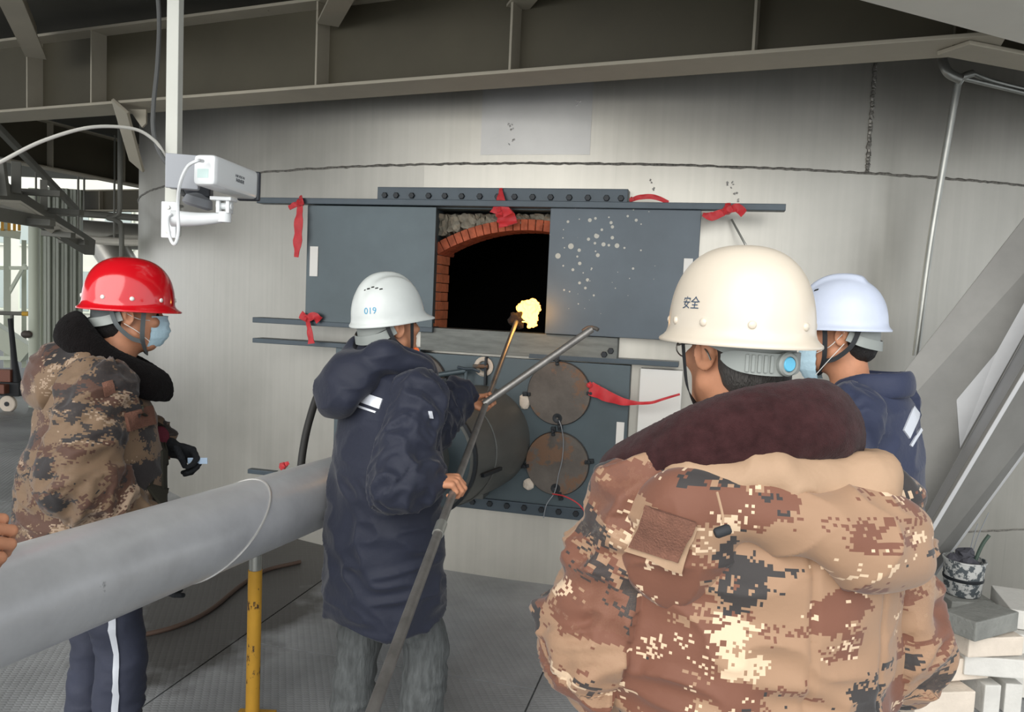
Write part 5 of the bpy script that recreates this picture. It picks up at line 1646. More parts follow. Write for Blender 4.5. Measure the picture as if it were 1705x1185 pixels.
s4 = dict(sh=1.375, head=(-.03, .02), yaw=math.radians(16), pitch=.0, eR=eR4, wR=wR4, eL=eL4, wL=wL4, jacket=jk4, seed=7, shw=.195, shy=-.04, hair=M['hair_g'],
          hands={'L': (relaxed(wL4, wL4 - eL4), (.5, .6, .4), False, False), 'R': (relaxed(wR4, wR4 - eR4), (.5, .6, .4), False, False)},
          hat=dict(rear_strap=False, shape=hat_c, mat=M['hat_cream'], label='large cream hard hat printed with two dark characters', rivets=[(d, .026) for d in (202, 240, 164, 281, 320, 358, 40, 82, 124)], rivet_mat=M['hat_cream'],
                   print=[('安全', .0235, 185, .050, M['dark_ink'], 0)]))
p4_ = person('nearest man, in desert camouflage parka and cream hard hat, back turned', pos4, rz4, hz4, s4)
# ratchet band with blue knob
ho4, Mh4 = p4_[4], p4_[5]
def nape_pt(t, z, off=0):
    r = 1/math.sqrt((math.cos(t)/.087)**2 + (math.sin(t)/.113)**2) + off
    return Vector((r*math.cos(t), r*math.sin(t) - .01, z))
vs_, fs_ = [], []
NN = 28
for i in range(NN + 1):
    f_ = i/NN; t = math.radians(212 + 98*f_)
    hgt = .019*(1 - abs(2*f_ - 1)**5*.75)
    zc = -.004 - .008*math.sin(f_*math.pi)
    for off, s_ in ((0, -1), (.004, -1), (.004, 1), (0, 1)):
        vs_.append(nape_pt(t, zc + s_*hgt, off))
for i in range(NN):
    for a in range(4):
        fs_.append((4*i+a, 4*i+(a+1) % 4, 4*i+4+(a+1) % 4, 4*i+4+a))
fs_ += [(0, 1, 2, 3), tuple(4*NN+a for a in (3, 2, 1, 0))]
mm = MB(); mm.raw(vs_, fs_)
ob('nape_band', mm.mesh('nape_band', smooth=True, angle=50), M['band'], ho4, Mh4)
for k in range(5):
    t = math.radians(238 + 5*k)
    p = nape_pt(t, -.011, .005); o_ = (nape_pt(t, -.011, .02) - p).normalized()
    ob('band_rib', MB().box((0, 0, 0), (.006, .005, .030)).mesh('band_rib', bevel=.0015), M['band'], ho4, Mh4 @ Matrix.Translation(p) @ Matrix.Rotation(t - math.pi/2, 4, 'Z'))
t = math.radians(272)
p = nape_pt(t, -.010, .004)
qk = Vector((0, 0, 1)).rotation_difference((nape_pt(t, -.010, .03) - p).normalized()).to_matrix().to_4x4()
ob('ratchet_case', MB().lathe([(.021, -.003), (.021, .005), (.018, .008), (.0135, .008), (.013, .004)], None, 24, False).mesh('ratchet_case', smooth=True), M['band'], ho4, Mh4 @ Matrix.Translation(p) @ qk)
ob('ratchet_knob', MB().lathe([(.0125, .0), (.0125, .007), (.011, .009), (.0005, .0092)], None, 24).mesh('ratchet_knob', smooth=True), M['blue'], ho4, Mh4 @ Matrix.Translation(p) @ qk)
# spectacles
sg = MB()
for s_ in (-1, 1):
    sg.tube(catmull([(s_*.064, .092, .006), (s_*.074, .06, .010), (s_*.084, .0, .012), (s_*.088, -.028, .004), (s_*.086, -.040, -.012)], 5), .0016, 6)
    c = [(s_*.034 + .026*math.cos(a)*1.0, .106 - abs(.0*a), .0 + .019*math.sin(a)) for a in [2*math.pi*k/20 for k in range(21)]]
    sg.tube(c, .0014, 6)
    sg.tube([(s_*.059, .105, .006), (s_*.064, .092, .006)], .0022, 6)
sg.tube([(-.009, .107, .006), (0, .109, .009), (.009, .107, .006)], .0014, 6)
tag(ob('spectacles', sg.mesh('spectacles', smooth=True), M['glass_f'], p4_[0], p4_[1] @ p4_[2]), 'thin metal spectacles')
# velcro patch with tan border on the left shoulder blade
hood4 = [c for c in p4_[3].children if c.name.startswith('hood') and 'lining' not in c.name][0]
px_patch(p4_, [(1078, 848), (1160, 876), (1136, 950), (1044, 918)], 1.17, .004, M['tan'], 'patch_border', .003, 7, hood4)
px_patch(p4_, [(1083, 843), (1158, 868), (1130, 938), (1054, 912)], 1.17, .008, M['patch_b'], 'hook_patch', .004, 7, hood4)
tg = Mi4 @ at(1203, 884, 1.14)
tb = MB().lathe([(.006, -.012), (.008, -.009), (.008, .009), (.006, .012)], Matrix.Rotation(math.radians(70), 4, 'Y'), 12)
m_t = p4_[1] @ Matrix.Translation(tg)
tag(ob('cord_lock', tb.mesh('cord_lock', smooth=True), M['strap'], p4_[3], m_t), 'small black cord lock on a drawstring')
cordm = MB().tube(catmull([tg + Vector(v_) for v_ in ((0, .03, .05), (0, .005, .025), (0, 0, .01))], 5) + [], .002, 6)
ob('drawstring', cordm.mesh('drawstring'), M['tan'], p4_[3], p4_[1])

# ---- bystander whose bare hand reaches into the frame at the left edge
pos5 = (-.93, .76); rz5 = math.radians(-12)
Mi5 = lm(pos5, rz5)
hw = Mi5 @ at(-148, 925, 1.05)
hR5 = hand_frame(hw, Mi5.to_3x3() @ Vector((.75, .55, .18)), Mi5.to_3x3() @ Vector((-.5, .5, -.7)))
wR5 = hR5 @ Vector((0, -.06, 0))
eR5 = Vector((.23, .10, 1.13)); eL5, wL5 = Vector((-.25, -.02, 1.13)), Vector((-.23, .08, .88))
jk5 = dict(mat=M['navy_l'], h=.010, sr=(.074, .066, .05), rows=jk3['rows'], collar=jk3['collar'], collar_flat=2.2, collar_lean=.2)
s5 = dict(head=(0, .03), eR=eR5, wR=wR5, eL=eL5, wL=wL5, jacket=jk5, seed=9, shw=.175,
          hands={'R': (hR5, (.75, .95, .6), True, False), 'L': (relaxed(wL5, (0, .1, -1)), (.3, .4, .3), False, False)},
          hat=dict(shape=hat_s, mat=M['hat_white'], label='plain white hard hat'))
p5_ = person('person whose bare half closed hand shows at the left edge above the pipe', pos5, rz5, 1.62, s5)

# ---- the pole itself
pole = empty('torch_pole', R0, 'long thin steel pole with a burning rag torch at its tip', 'pole')
M['pole'] = mat('worn_steel_pole', srgb('#8a8783'), .42, .7, noise=(12, .25), bump=(50, .1))
jn = (rod_at(880) - R0).length
TL = (R1 - R0).length
ob('pole_tube', MB().tube([R0, R0 + RD*jn], .0135, 16).mesh('pole_tube', smooth=True), M['pole'], pole)
ob('pole_rod', MB().tube([R0 + RD*(jn - .02), R1], .0125, 16).mesh('pole_rod', smooth=True), M['pole'], pole)
ob('coupling', MB().tube([R0 + RD*(jn - .03), R0 + RD*(jn + .03)], .0165, 16).mesh('coupling', smooth=True), M['conduit'], pole)
rag = ob('torch_rag', lump(5, .05, 3, .22), mat('charred_rag', srgb('#241a14'), .95), pole, Matrix.Translation(R1 + RD*.02))
hk = empty('hooked_tube', at(985, 548, 3.3), 'silver tube with a small hook end held with the pole', 'tube')
h0 = at(985, 548, 3.30); h1 = GU + Vector((.012, -.035, .01)); h2 = h1 + (h1 - h0).normalized()*.03
ob('tube', MB().tube([h0, h1, h2], .0155, 16).mesh('tube', smooth=True), M['pole'], hk)
ob('hook', MB().tube(catmull([at(970, 551, 3.30), at(980, 545, 3.30), at(990, 546, 3.29), at(996, 549, 3.28)], 4), .008, 10).mesh('hook', smooth=True), M['rust'], hk)
# flame
def flame_mat():
    m = bpy.data.materials.new('flame'); m.use_nodes = True
    nt = m.node_tree; nt.nodes.clear()
    out = nn(nt, 'ShaderNodeOutputMaterial'); em = nn(nt, 'ShaderNodeEmission')
    lw = nn(nt, 'ShaderNodeLayerWeight', Blend=.35)
    mx = nn(nt, 'ShaderNodeMix', data_type='RGBA')
    mx.inputs['A'].default_value = (1, .60, .13, 1); mx.inputs['B'].default_value = (1, .30, .04, 1)
    nt.links.new(lw.outputs['Facing'], mx.inputs['Factor']); nt.links.new(mx.outputs['Result'], em.inputs['Color'])
    em.inputs['Strength'].default_value = 3.2
    nt.links.new(em.outputs['Emission'], out.inputs['Surface'])
    return m
fl = at(882, 524, 4.50)
FPm = []
fd = 4.50
for (x, y, r) in ((872, 511, 10), (882, 514, 12), (892, 512, 9), (888, 506, 7), (895, 509, 5), (884, 524, 11), (880, 532, 9), (885, 538, 7), (882, 542, 4), (888, 500, 4), (875, 528, 6)):
    FPm.append((Ell(tuple(at(x, y, fd)), (r*fd/FPX, r*fd/FPX*.9, r*fd/FPX)), .018))
fv_, fq_ = sculpt('flame', FPm, .004, (), 1)
fv_ = fv_ + vnormals(fv_, fq_)*(.030*(vnoise(fv_*34) - .5) + .02*(vnoise(fv_*70) - .5))[:, None]
flame = ob('flame', to_mesh('flame', fv_, fq_), flame_mat(), pole)
pl = bpy.data.lights.new('flame_glow', 'POINT'); pl.energy = 1.2; pl.color = (1, .45, .12); pl.shadow_soft_size = .06
plo = bpy.data.objects.new('flame_glow', pl); link(plo, None, Matrix.Translation(at(882, 520, 4.36)))
# ------------------------------------------------------------------ red ribbons
def strip(pts, widths, th=.004, face=None, n=6):
    """cloth strip; widths laid along the screen-free direction d x face"""
    face = Vector(face) if face else MF.to_3x3() @ Vector((0, -1, 0))
    P = catmull(pts, n)
    w_ = np.interp(np.linspace(0, len(pts) - 1, len(P)), range(len(pts)), widths)
    vs_, fs_ = [], []
    for i, p in enumerate(P):
        d = (P[min(i+1, len(P)-1)] - P[max(i-1, 0)]).normalized()
        f_ = (face - d*face.dot(d)).normalized(); s_ = d.cross(f_)
        wob = .25*math.sin(i*1.1)
        s_ = (s_*math.cos(wob) + f_*math.sin(wob))
        f2 = s_.cross(d)
        for a, b in ((-1, -1), (0, -1.3), (1, -1), (1, 1), (0, 1.3), (-1, 1)):
            off = .35*w_[i]*(a*a)*.5
            vs_.append(p + s_*a*w_[i]/2 + f2*(b*th/2 - off*.5))
    for i in range(len(P) - 1):
        for a in range(6):
            fs_.append((6*i+a, 6*i+(a+1) % 6, 6*i+6+(a+1) % 6, 6*i+6+a))
    fs_ += [tuple(range(6)), tuple(6*(len(P)-1) + a for a in range(5, -1, -1))]
    m = MB(); m.raw(vs_, fs_)
    return m.mesh('strip', smooth=True, angle=60)
def fp(px, py, n):
    u, v = F(px, py, n); return MF @ Vector((u, n, v))
def ribbon(label, knots, tails):
    e = empty('red_ribbon', knots[0][0], label, 'ribbon', 'red ribbons tied to the furnace front')
    for k, (p, r) in enumerate(knots):
        ob('knot', lump(k + int(p.x*100), r, 2, .22), M['red'], e, Matrix.Translation(p))
    for pts, ws in tails:
        ob('tail', strip(pts, ws), M['red'], e)
    return e
n_ = DN - .05
ribbon('red ribbon with a long hanging tail at the top left rail end', [(fp(500, 338, n_), .024)],
       [([fp(500, 326, n_ + .02), fp(501, 334, n_ - .01), fp(500, 340, n_)], [.02, .03, .04]), ([fp(500, 338, n_), fp(490, 341, n_ - .01), fp(481, 346, n_)], [.03, .035, .03]),
        ([fp(500, 340, n_), fp(497, 365, n_ - .01), fp(495, 400, n_ - .01), fp(493, 428, n_)], [.03, .055, .06, .028])])
n2_ = PN - .06
ribbon('red ribbon bunch hanging into the top of the furnace opening', [(fp(832, 348, n2_), .022)],
       [([fp(834, 313, n2_ + .02), fp(833, 325, n2_), fp(830, 340, n2_ - .01), fp(826, 356, n2_)], [.018, .03, .05, .08]), ([fp(834, 318, n2_), fp(838, 340, n2_ - .015), fp(846, 358, n2_)], [.02, .04, .06]),
        ([fp(836, 350, n2_ + .02), fp(842, 362, n2_ + .04), fp(846, 376, n2_ + .06)], [.09, .115, .12])])
ribbon('red ribbon lying along the top rail right of the bolted strip', [(fp(1052, 332, n_ + .02), .014)],
       [([fp(1048, 334, n_ + .03), fp(1066, 328, n_ + .01), fp(1090, 328, n_ + .01), fp(1113, 337, n_ + .03)], [.02, .028, .028, .02])])
ribbon('red ribbon bow knotted on the right end of the top rail', [(fp(1212, 349, n_), .028)],
       [([fp(1170, 357, n_), fp(1185, 360, n_ - .01), fp(1205, 353, n_)], [.02, .05, .04]), ([fp(1212, 350, n_), fp(1228, 346, n_ - .02), fp(1239, 356, n_)], [.03, .05, .045]), ([fp(1212, 338, n_ + .02), fp(1213, 348, n_)], [.03, .04])])
ribbon('red ribbon bow on the lower left rail beside the white hat', [(fp(512, 530, n_ + .02), .022)],
       [([fp(500, 523, n_ + .03), fp(510, 530, n_ + .02), fp(522, 526, n_), fp(532, 534, n_ + .02)], [.05, .045, .05, .055]), ([fp(512, 534, n_ + .02), fp(515, 550, n_), fp(518, 572, n_)], [.025, .035, .045])])
ribbon('red ribbon stretched from the upper round cover toward the cream hat', [(fp(982, 641, PN - .04), .018)],
       [([fp(982, 646, PN - .04), fp(1005, 657, PN - .06), fp(1035, 668, PN - .08), fp(1062, 671, PN - .09), fp(1085, 670, PN - .1), fp(1105, 664, PN - .1), fp(1132, 656, PN - .1)], [.08, .07, .045, .018, .016, .014, .012])])
ribbon('small red ribbon scrap above the pipe, left of the navy parka', [(fp(472, 775, -.02), .026)], [([fp(466, 780, -.02), fp(473, 774, -.03), fp(481, 770, -.02)], [.03, .035, .02])])
sb = ob('rail_stub', MB().box2((0, 0, 0), (.2, .05, .03)).mesh('rail_stub', bevel=.003), M['teal_d'], front, Matrix.Translation(fp(412, 788, -.0)) @ Matrix.Rotation(PHI, 4, 'Z'))
# wires on the covers
cable('red_wire', [fp(920, 822, PN - .05), fp(940, 826, PN - .08), fp(962, 838, PN - .1), fp(975, 855, PN - .1), fp(984, 882, PN - .1)], .004, M['red'], 'thin red wire trailing from the lower round cover', 'wire', 6)
M['wire'] = mat('grey_wire', srgb('#8e9296'), .5, .5)
cable('grey_wire', [fp(931, 700, PN - .04), fp(935, 712, PN - .05), fp(938, 735, PN - .04), fp(936, 765, PN - .035), fp(930, 790, PN - .035), fp(924, 818, PN - .04), fp(910, 840, PN - .05), fp(905, 862, PN - .05)], .003, M['wire'], 'thin grey wire dangling over the lower round cover', 'wire', 6)
cable('black_hose', [at(548, 628, 4.55), at(530, 655, 4.5), at(515, 700, 4.5), at(506, 740, 4.48), at(500, 790, 4.45), at(498, 860, 4.4)], .022, mat('black_rubber', srgb('#2a2927'), .6), 'black rubber hose hanging behind the man in the navy parka', 'hose', 12)
M['rustc'] = mat('rust_brown_cable', srgb('#4b3a30'), .75)
def floor_cable(pts, r, mt, label):
    return cable('floor_cable', [Vector((on_z(x, y, r).x, on_z(x, y, r).y, r)) for x, y in pts], r, mt, label, 'cable', 8)
floor_cable([(180, 1062), (240, 1056), (300, 1040), (350, 1015), (400, 975), (440, 950), (500, 935)], .012, M['rustc'], 'brown cable lying on the dark patch of floor under the pipe')

# ------------------------------------------------------------------ surveillance camera on its hanging pole
CD = 2.6
top = at(290, 200, CD)
M['wpole'] = mat('off_white_pole', srgb('#c3c4bb'), .5, noise=(3, .06))
M['cctv'] = mat('white_plastic', srgb('#dfe2e2'), .35, coat=.2)
M['cctv_d'] = mat('dark_hood_plastic', srgb('#33363d'), .4)
M['jbox'] = mat('grey_plastic_box', srgb('#9a9da2'), .5)
hp_ = empty('hanging_pole', (top.x, top.y, 3.5), 'off-white square pole hanging from the deck with the surveillance camera', 'pole')
zb = at(290, 392, CD).z
ob('square_tube', MB().box2((top.x - .02, top.y - .02, zb), (top.x + .02, top.y + .02, 3.5)).mesh('square_tube', bevel=.003), M['wpole'], hp_)
cc = empty('surveillance_camera', at(372, 330, 2.6), 'white box surveillance camera on a bracket at upper left', 'camera')
ca, cb_ = at(339, 282, 2.46), at(414, 309, 2.74)
cdir = (cb_ - ca).normalized(); cs = cdir.cross(Vector((0, 0, 1))).normalized(); cu_ = cs.cross(cdir)
CR = Matrix((cs, cdir, cu_)).transposed()
CLn = (cb_ - ca).length
cm_ = Matrix.Translation((ca + cb_)/2) @ CR.to_4x4()
def rbox(size, bev, seg=4):
    return MB().box((0, 0, 0), size).mesh('rbox', smooth=True, bevel=bev, seg=seg, angle=30)
ob('housing', rbox((.078, CLn, .098), .02), M['cctv'], cc, cm_)
ob('front_hood', rbox((.082, .02, .102), .008), M['cctv_d'], cc, cm_ @ Matrix.Translation((0, CLn/2 + .004, -.002)))
ob('lens_window', MB().lathe([(.03, 0), (.03, .004), (.001, .005)], Matrix.Rotation(-math.pi/2, 4, 'X'), 24).mesh('lens_window'), M['slot'], cc, cm_ @ Matrix.Translation((0, CLn/2 + .013, 0)))
ob('rear_label', MB().box((0, 0, 0), (.038, .001, .028)).mesh('rear_label'), mat('pale_green_label', srgb('#c7dcd8'), .6), cc, cm_ @ Matrix.Translation((-.002, -CLn/2 - .0004, -.012)))
def flat_text(s, size):
    cu = bpy.data.curves.new('print', 'FONT'); cu.body = s; cu.size = size; cu.align_x = 'CENTER'; cu.extrude = .0003; cu.resolution_u = 3
    o = bpy.data.objects.new('print', cu); col.objects.link(o); bpy.context.view_layer.update()
    me = bpy.data.meshes.new_from_object(o.evaluated_get(bpy.context.evaluated_depsgraph_get()))
    bpy.data.objects.remove(o); me.materials.clear()
    return me
side = cm_ @ Matrix.Translation((.0393, .012, .002)) @ Matrix.Rotation(math.pi/2, 4, 'Z') @ Matrix.Rotation(math.pi/2, 4, 'X')
ob('print', flat_text('HIKVISION', .0125), M['cctv_d'], cc, side)
ob('print', flat_text('海康威视', .0135), M['cctv_d'], cc, side @ Matrix.Translation((0, -.0145, 0)))
# joint and arm
jp = at(372, 345, 2.60)
jj = MB().box(jp + Vector((0, 0, .026)), (.07, .06, .012)).box(jp + Vector((-.012, 0, .005)), (.012, .04, .05)).box(jp + Vector((.02, 0, .005)), (.012, .04, .05))
jj.tube([jp + Vector((-.022, 0, .004)), jp + Vector((.03, 0, .004))], .012, 12).tube([jp + Vector((.004, 0, -.05)), jp + Vector((.004, 0, -.015))], .022, 16)
ob('swivel_joint', jj.mesh('swivel_joint', smooth=True, bevel=.002, angle=40), M['cctv'], cc)
am = MB()
a0 = jp + Vector((.0, 0, -.034)); a1 = Vector((top.x + .01, top.y - .03, jp.z - .045))
pts = catmull([a0, a0.lerp(a1, .5) + Vector((0, 0, -.004)), a1], 6)
am.tube(pts, .018, 14, True, list(np.linspace(.017, .028, len(pts))))
ob('bracket_arm', am.mesh('bracket_arm', smooth=True), M['cctv'], cc)
bp_ = MB().box((top.x, top.y - .028, jp.z - .05), (.05, .014, .12))
ob('base_plate', bp_.mesh('base_plate', bevel=.004), M['cctv'], cc)
for zz in (-.09, -.01):
    ob('bolt', MB().lathe([(.007, 0), (.007, .008), (.001, .0085)], Matrix.Translation((top.x, top.y - .034, jp.z + zz)) @ Matrix.Rotation(math.pi/2, 4, 'X'), 6).mesh('bolt'), M['conduit'], cc)
cl = MB()
for zz in (.0, -.06):
    cl.tube([(top.x + .03*math.cos(t), top.y + .03*math.sin(t), jp.z + zz) for t in [2*math.pi*k/24 for k in range(25)]], .004, 6)
ob('hose_clamp', cl.mesh('hose_clamp', smooth=True), M['conduit'], cc)
# junction box and spotlight behind
jb = empty('junction_box', at(310, 290, 2.66), 'grey plastic junction box strapped to the pole behind the surveillance camera', 'junction box')
jc = at(306, 288, 2.54)
ob('case', rbox((.095, .06, .105), .012), M['jbox'], jb, Matrix.Translation(jc) @ Matrix.Rotation(.25, 4, 'Z'))
ob('lid', rbox((.099, .012, .109), .004), M['jbox'], jb, Matrix.Translation(jc + Vector((.008, -.032, 0))) @ Matrix.Rotation(.25, 4, 'Z'))
spl = empty('spot_lamp', at(325, 325, 2.75), 'small dark lamp with grey reflector under the surveillance camera', 'lamp')
ob('lamp_body', rbox((.10, .07, .045), .008), M['cctv_d'], spl, Matrix.Translation(at(328, 318, 2.76)) @ Matrix.Rotation(.2, 4, 'Z'))
ob('reflector', MB().lathe([(.02, .03), (.045, .015), (.052, -.012), (.04, -.02)], Matrix.Translation(at(330, 336, 2.75)) @ Matrix.Rotation(.25, 4, 'Y'), 20, False).mesh('reflector', smooth=True), M['jbox'], spl)
M['wcable'] = mat('white_cable', srgb('#bdbbb3'), .55)
M['dcable'] = mat('dark_grey_cable', srgb('#4c4d4c'), .6)
cable('white_cable', [at(-30, 284, 2.2), at(0, 270, 2.22), at(70, 235, 2.3), at(150, 212, 2.4), at(220, 214, 2.5), at(255, 232, 2.55), at(272, 255, 2.58), at(283, 285, 2.6)], .0055, M['wcable'], 'long white cable arching in from the left edge to the pole', 'cable', 8)
cable('dark_cable', [at(262, -20, 2.62), at(265, 40, 2.62), at(262, 110, 2.6), at(256, 170, 2.58), at(255, 215, 2.57), at(264, 250, 2.57), at(280, 275, 2.56), at(296, 305, 2.55), at(306, 325, 2.56)], .0075, M['dcable'], 'dark cable hanging down beside the off-white pole', 'cable', 8)
cable('camera_cord', [at(338, 268, 2.44), at(328, 268, 2.40), at(312, 278, 2.42), at(300, 305, 2.45), at(296, 340, 2.5), at(297, 385, 2.52), at(291, 406, 2.53), at(283, 395, 2.54), at(279, 365, 2.56), at(285, 355, 2.56)], .0055, M['cctv'], 'white cord looping from the back of the surveillance camera', 'cable', 8)

# ------------------------------------------------------------------ brick pile, boards and bucket at lower right
M['bcream'] = mat('cream_firebrick', srgb('#d6cabb'), .85, noise=(9, .08), bump=(60, .25))
M['bwhite'] = mat('white_firebrick', srgb('#cfcdc7'), .85, noise=(9, .06), bump=(60, .25))
M['bgrey'] = mat('grey_dusty_brick', srgb('#83847f'), .85, noise=(9, .15), bump=(60, .4))
bl = [(1634, 1010, .415, 3.42, .31, .15, .085, 28, 'bgrey', 'grey dusty brick on top of the brick pile at lower right'),
      (1640, 1046, .320, 3.44, .27, .14, .085, 10, 'bcream', 'cream brick directly under the grey brick'),
      (1648, 1082, .225, 3.46, .28, .15, .085, -4, 'bwhite', 'white brick lying under the cream brick, bridging two upright bricks'),
      (1634, 1130, .0675, 3.50, .075, .16, .135, 4, 'bwhite', 'left of two upright white bricks at the foot of the pile'),
      (1672, 1130, .0675, 3.52, .075, .16, .135, -3, 'bwhite', 'right of two upright white bricks at the foot of the pile'),
      (1560, 1110, .0675, 3.40, .28, .14, .135, 8, 'bcream', 'cream block low beside the nearest man'),
      (1592, 1070, .200, 3.48, .24, .14, .10, 14, 'bcream', 'cream brick left of the white bridging brick')]
for (px, py, zc, dpt, lx, ly, lz, rz, mt, lab) in bl:
    p = at(px, py, dpt); p.z = zc
    me = MB().box((0, 0, 0), (lx, ly, lz)).mesh('firebrick', bevel=.006, seg=2)
    o = ob('firebrick', me, M[mt], None, Matrix.Translation(p) @ Matrix.Rotation(math.radians(rz), 4, 'Z'))
    tag(o, lab, 'brick', 'firebricks piled at lower right')
for (px, py, zc, dpt, lx, ly, lz, rz, lab) in ((1748, 1015, .34, 3.75, .42, .34, .09, -18, 'white insulation board, topmost of the stack at the right edge'), (1750, 1050, .245, 3.72, .44, .34, .09, -14, 'white insulation board in the middle of the stack at the right edge'), (1754, 1085, .10, 3.70, .46, .36, .19, -16, 'thick white insulation board at the bottom of the stack at the right edge')):
    p = at(px, py, dpt); p.z = zc
    o = ob('insulation_board', MB().box((0, 0, 0), (lx, ly, lz)).mesh('insulation_board', bevel=.005), M['bwhite'], None, Matrix.Translation(p) @ Matrix.Rotation(math.radians(rz), 4, 'Z'))
    tag(o, lab, 'board', 'insulation boards at the right edge')
bp0 = at(1601, 990, 3.95); bz = .345
stp = ob('firebrick', MB().box((0, 0, 0), (.22, .22, bz - .004)).mesh('firebrick', bevel=.006), M['bgrey'], None, Matrix.Translation((bp0.x, bp0.y, (bz - .004)/2)))
tag(stp, 'low grey block under the paint-splashed bucket', 'brick')
bu = empty('bucket', (bp0.x, bp0.y, bz), 'paint-splashed metal bucket of scrap behind the bricks', 'bucket')
M['bucket'] = mat('white_splashed_bucket', srgb('#4c5357'), .6, .2, wear=(22, .47, srgb('#b9bab7')))
mb_ = Matrix.Translation((bp0.x, bp0.y, bz))
ob('pail', MB().lathe([(.078, 0), (.084, .008), (.095, .17), (.1, .172), (.1, .18), (.093, .18), (.09, .165), (.078, .02), (.001, .02)], mb_, 32, False).mesh('pail', smooth=True, angle=40), M['bucket'], bu)
ob('hoop', MB().lathe([(.0895, .075), (.0925, .078), (.0935, .09), (.0915, .093)], mb_, 32, False).mesh('hoop', smooth=True), M['bolt'], bu)
M['scrap'] = mat('dark_scrap', srgb('#43434a'), .8, noise=(20, .3))
for k, slab in enumerate(('leftmost dark lump of scrap in the splashed bucket', 'dark scrap lump at the back of the splashed bucket', 'topmost dark scrap lump in the middle of the splashed bucket', 'dark scrap lump at the front of the splashed bucket')):
    a_ = (3.1, 1.2, 0, 4.8)[k]; r_ = (.045, .04, 0, .045)[k]
    o = ob('scrap_lump', lump(20 + k, .04, 2, .3), M['scrap'], None, Matrix.Translation((bp0.x + r_*math.cos(a_), bp0.y + r_*math.sin(a_), bz + .165 + (.035 if k == 2 else .005))) @ Matrix.Diagonal((1.1, 1.0, .8, 1)))
    tag(o, slab, 'scrap', 'scrap lumps in the bucket')
cable('hose_end', [Vector((bp0.x + .03, bp0.y - .02, bz + .13)), Vector((bp0.x + .055, bp0.y - .02, bz + .22)), Vector((bp0.x + .075, bp0.y - .02, bz + .27)), Vector((bp0.x + .10, bp0.y - .02, bz + .31))], .009, mat('dark_green_hose', srgb('#35463c'), .6), 'short dark green hose end sticking out of the bucket', 'hose')
for k, (dx, lab) in enumerate(((.03, 'straighter of two thin wires standing in the bucket'), (.08, 'more slanted of two thin wires standing in the bucket'))):
    cable('thin_wire', [Vector((bp0.x + .01 + .01*k, bp0.y, bz + .12)), Vector((bp0.x + .02 + dx*.4, bp0.y, bz + .28)), Vector((bp0.x + .02 + dx, bp0.y, bz + .36 + .06*k))], .0022, M['wire'], lab, 'wire', 5)

# ------------------------------------------------------------------ far left background
def fgird(px0, py0, px1, py1, z, h, w, label, mt, name='far_girder'):
    a_ = on_z(px0, py0, z); b_ = on_z(px1, py1, z)
    d_ = (b_ - a_).normalized(); a_ = a_ - d_*1.5; b_ = b_ + d_*1.6
    L_ = (b_ - a_).length
    return girder(name, (a_.x, a_.y), (b_.x, b_.y), z, h, w, label, mt, stiff=[L_*.2, L_*.4, L_*.6, L_*.8])
fgird(0, 266, 245, 314, 2.95, .52, .20, 'far dark girder with pale bottom flange at left', M['girder'])
fgird(0, 352, 245, 352, 2.72, .30, .16, 'lower far beam at left behind the pipes', M['girder'], 'far_beam')
# brace below the main girder
br = empty('brace_plate', at(200, 180, 5.2), 'short pale brace plate slanting below the main girder at left', 'brace')
ob('plate', MB().bar(at(200, 176, 5.0), at(228, 276, 5.7), .13, .02, (0, -1, 0)).mesh('plate', bevel=.003), M['girder'], br)
ob('gusset', MB().prism([at(215, 182, 5.1), at(243, 182, 5.1), at(243, 205, 5.1), at(236, 212, 5.1)], (0, .02, 0)).mesh('gusset'), M['girder'], br)
# inclined walkway with cross bars
wk = empty('inclined_walkway', at(60, 330, 6.8), 'grey inclined walkway frame with cross bars at far left', 'walkway')
M['walk'] = mat('walkway_grey', srgb('#6f6f68'), .6, noise=(3, .12))
for nm, a_, b_, w_, h_ in (('stringer', at(-30, 300, 6.0), at(150, 412, 8.2), .10, .16), ('stringer', at(-30, 352, 5.6), at(85, 372, 6.8), .05, .10),
                           ('hand_rail', at(-20, 195, 6.0), at(128, 350, 8.0), .05, .05), ('upright', at(27, 270, 6.4), at(27, 322, 6.4), .07, .07), ('upright', at(73, 300, 7.0), at(73, 350, 7.0), .06, .06),
                           ('upright', at(0, 262, 6.1), at(8, 325, 6.2), .06, .06)):
    ob(nm, MB().bar(a_, b_, w_, h_).mesh(nm, bevel=.004), M['walk'], wk)
for (x0, x1, y, dd) in ((34, 104, 321, 6.6), (72, 136, 352, 7.1), (28, 88, 369, 6.3), (72, 122, 390, 7.2), (100, 145, 402, 7.8)):
    ob('cross_bar', MB().bar(at(x0, y - 2, dd), at(x1, y + 2, dd), .08, .05).mesh('cross_bar', bevel=.004), M['walk'], wk)
ob('tread_plate', MB().prism([at(-30, 335, 5.7), at(34, 338, 6.2), at(88, 372, 6.8), at(20, 362, 6.4)], (0, 0, .02)).mesh('tread_plate'), M['beam_light'], wk)
ob('tread_plate', MB().prism([at(60, 372, 6.6), at(92, 372, 7.0), at(140, 400, 7.9), at(100, 398, 7.5)], (0, 0, .02)).mesh('tread_plate'), M['beam_light'], wk)
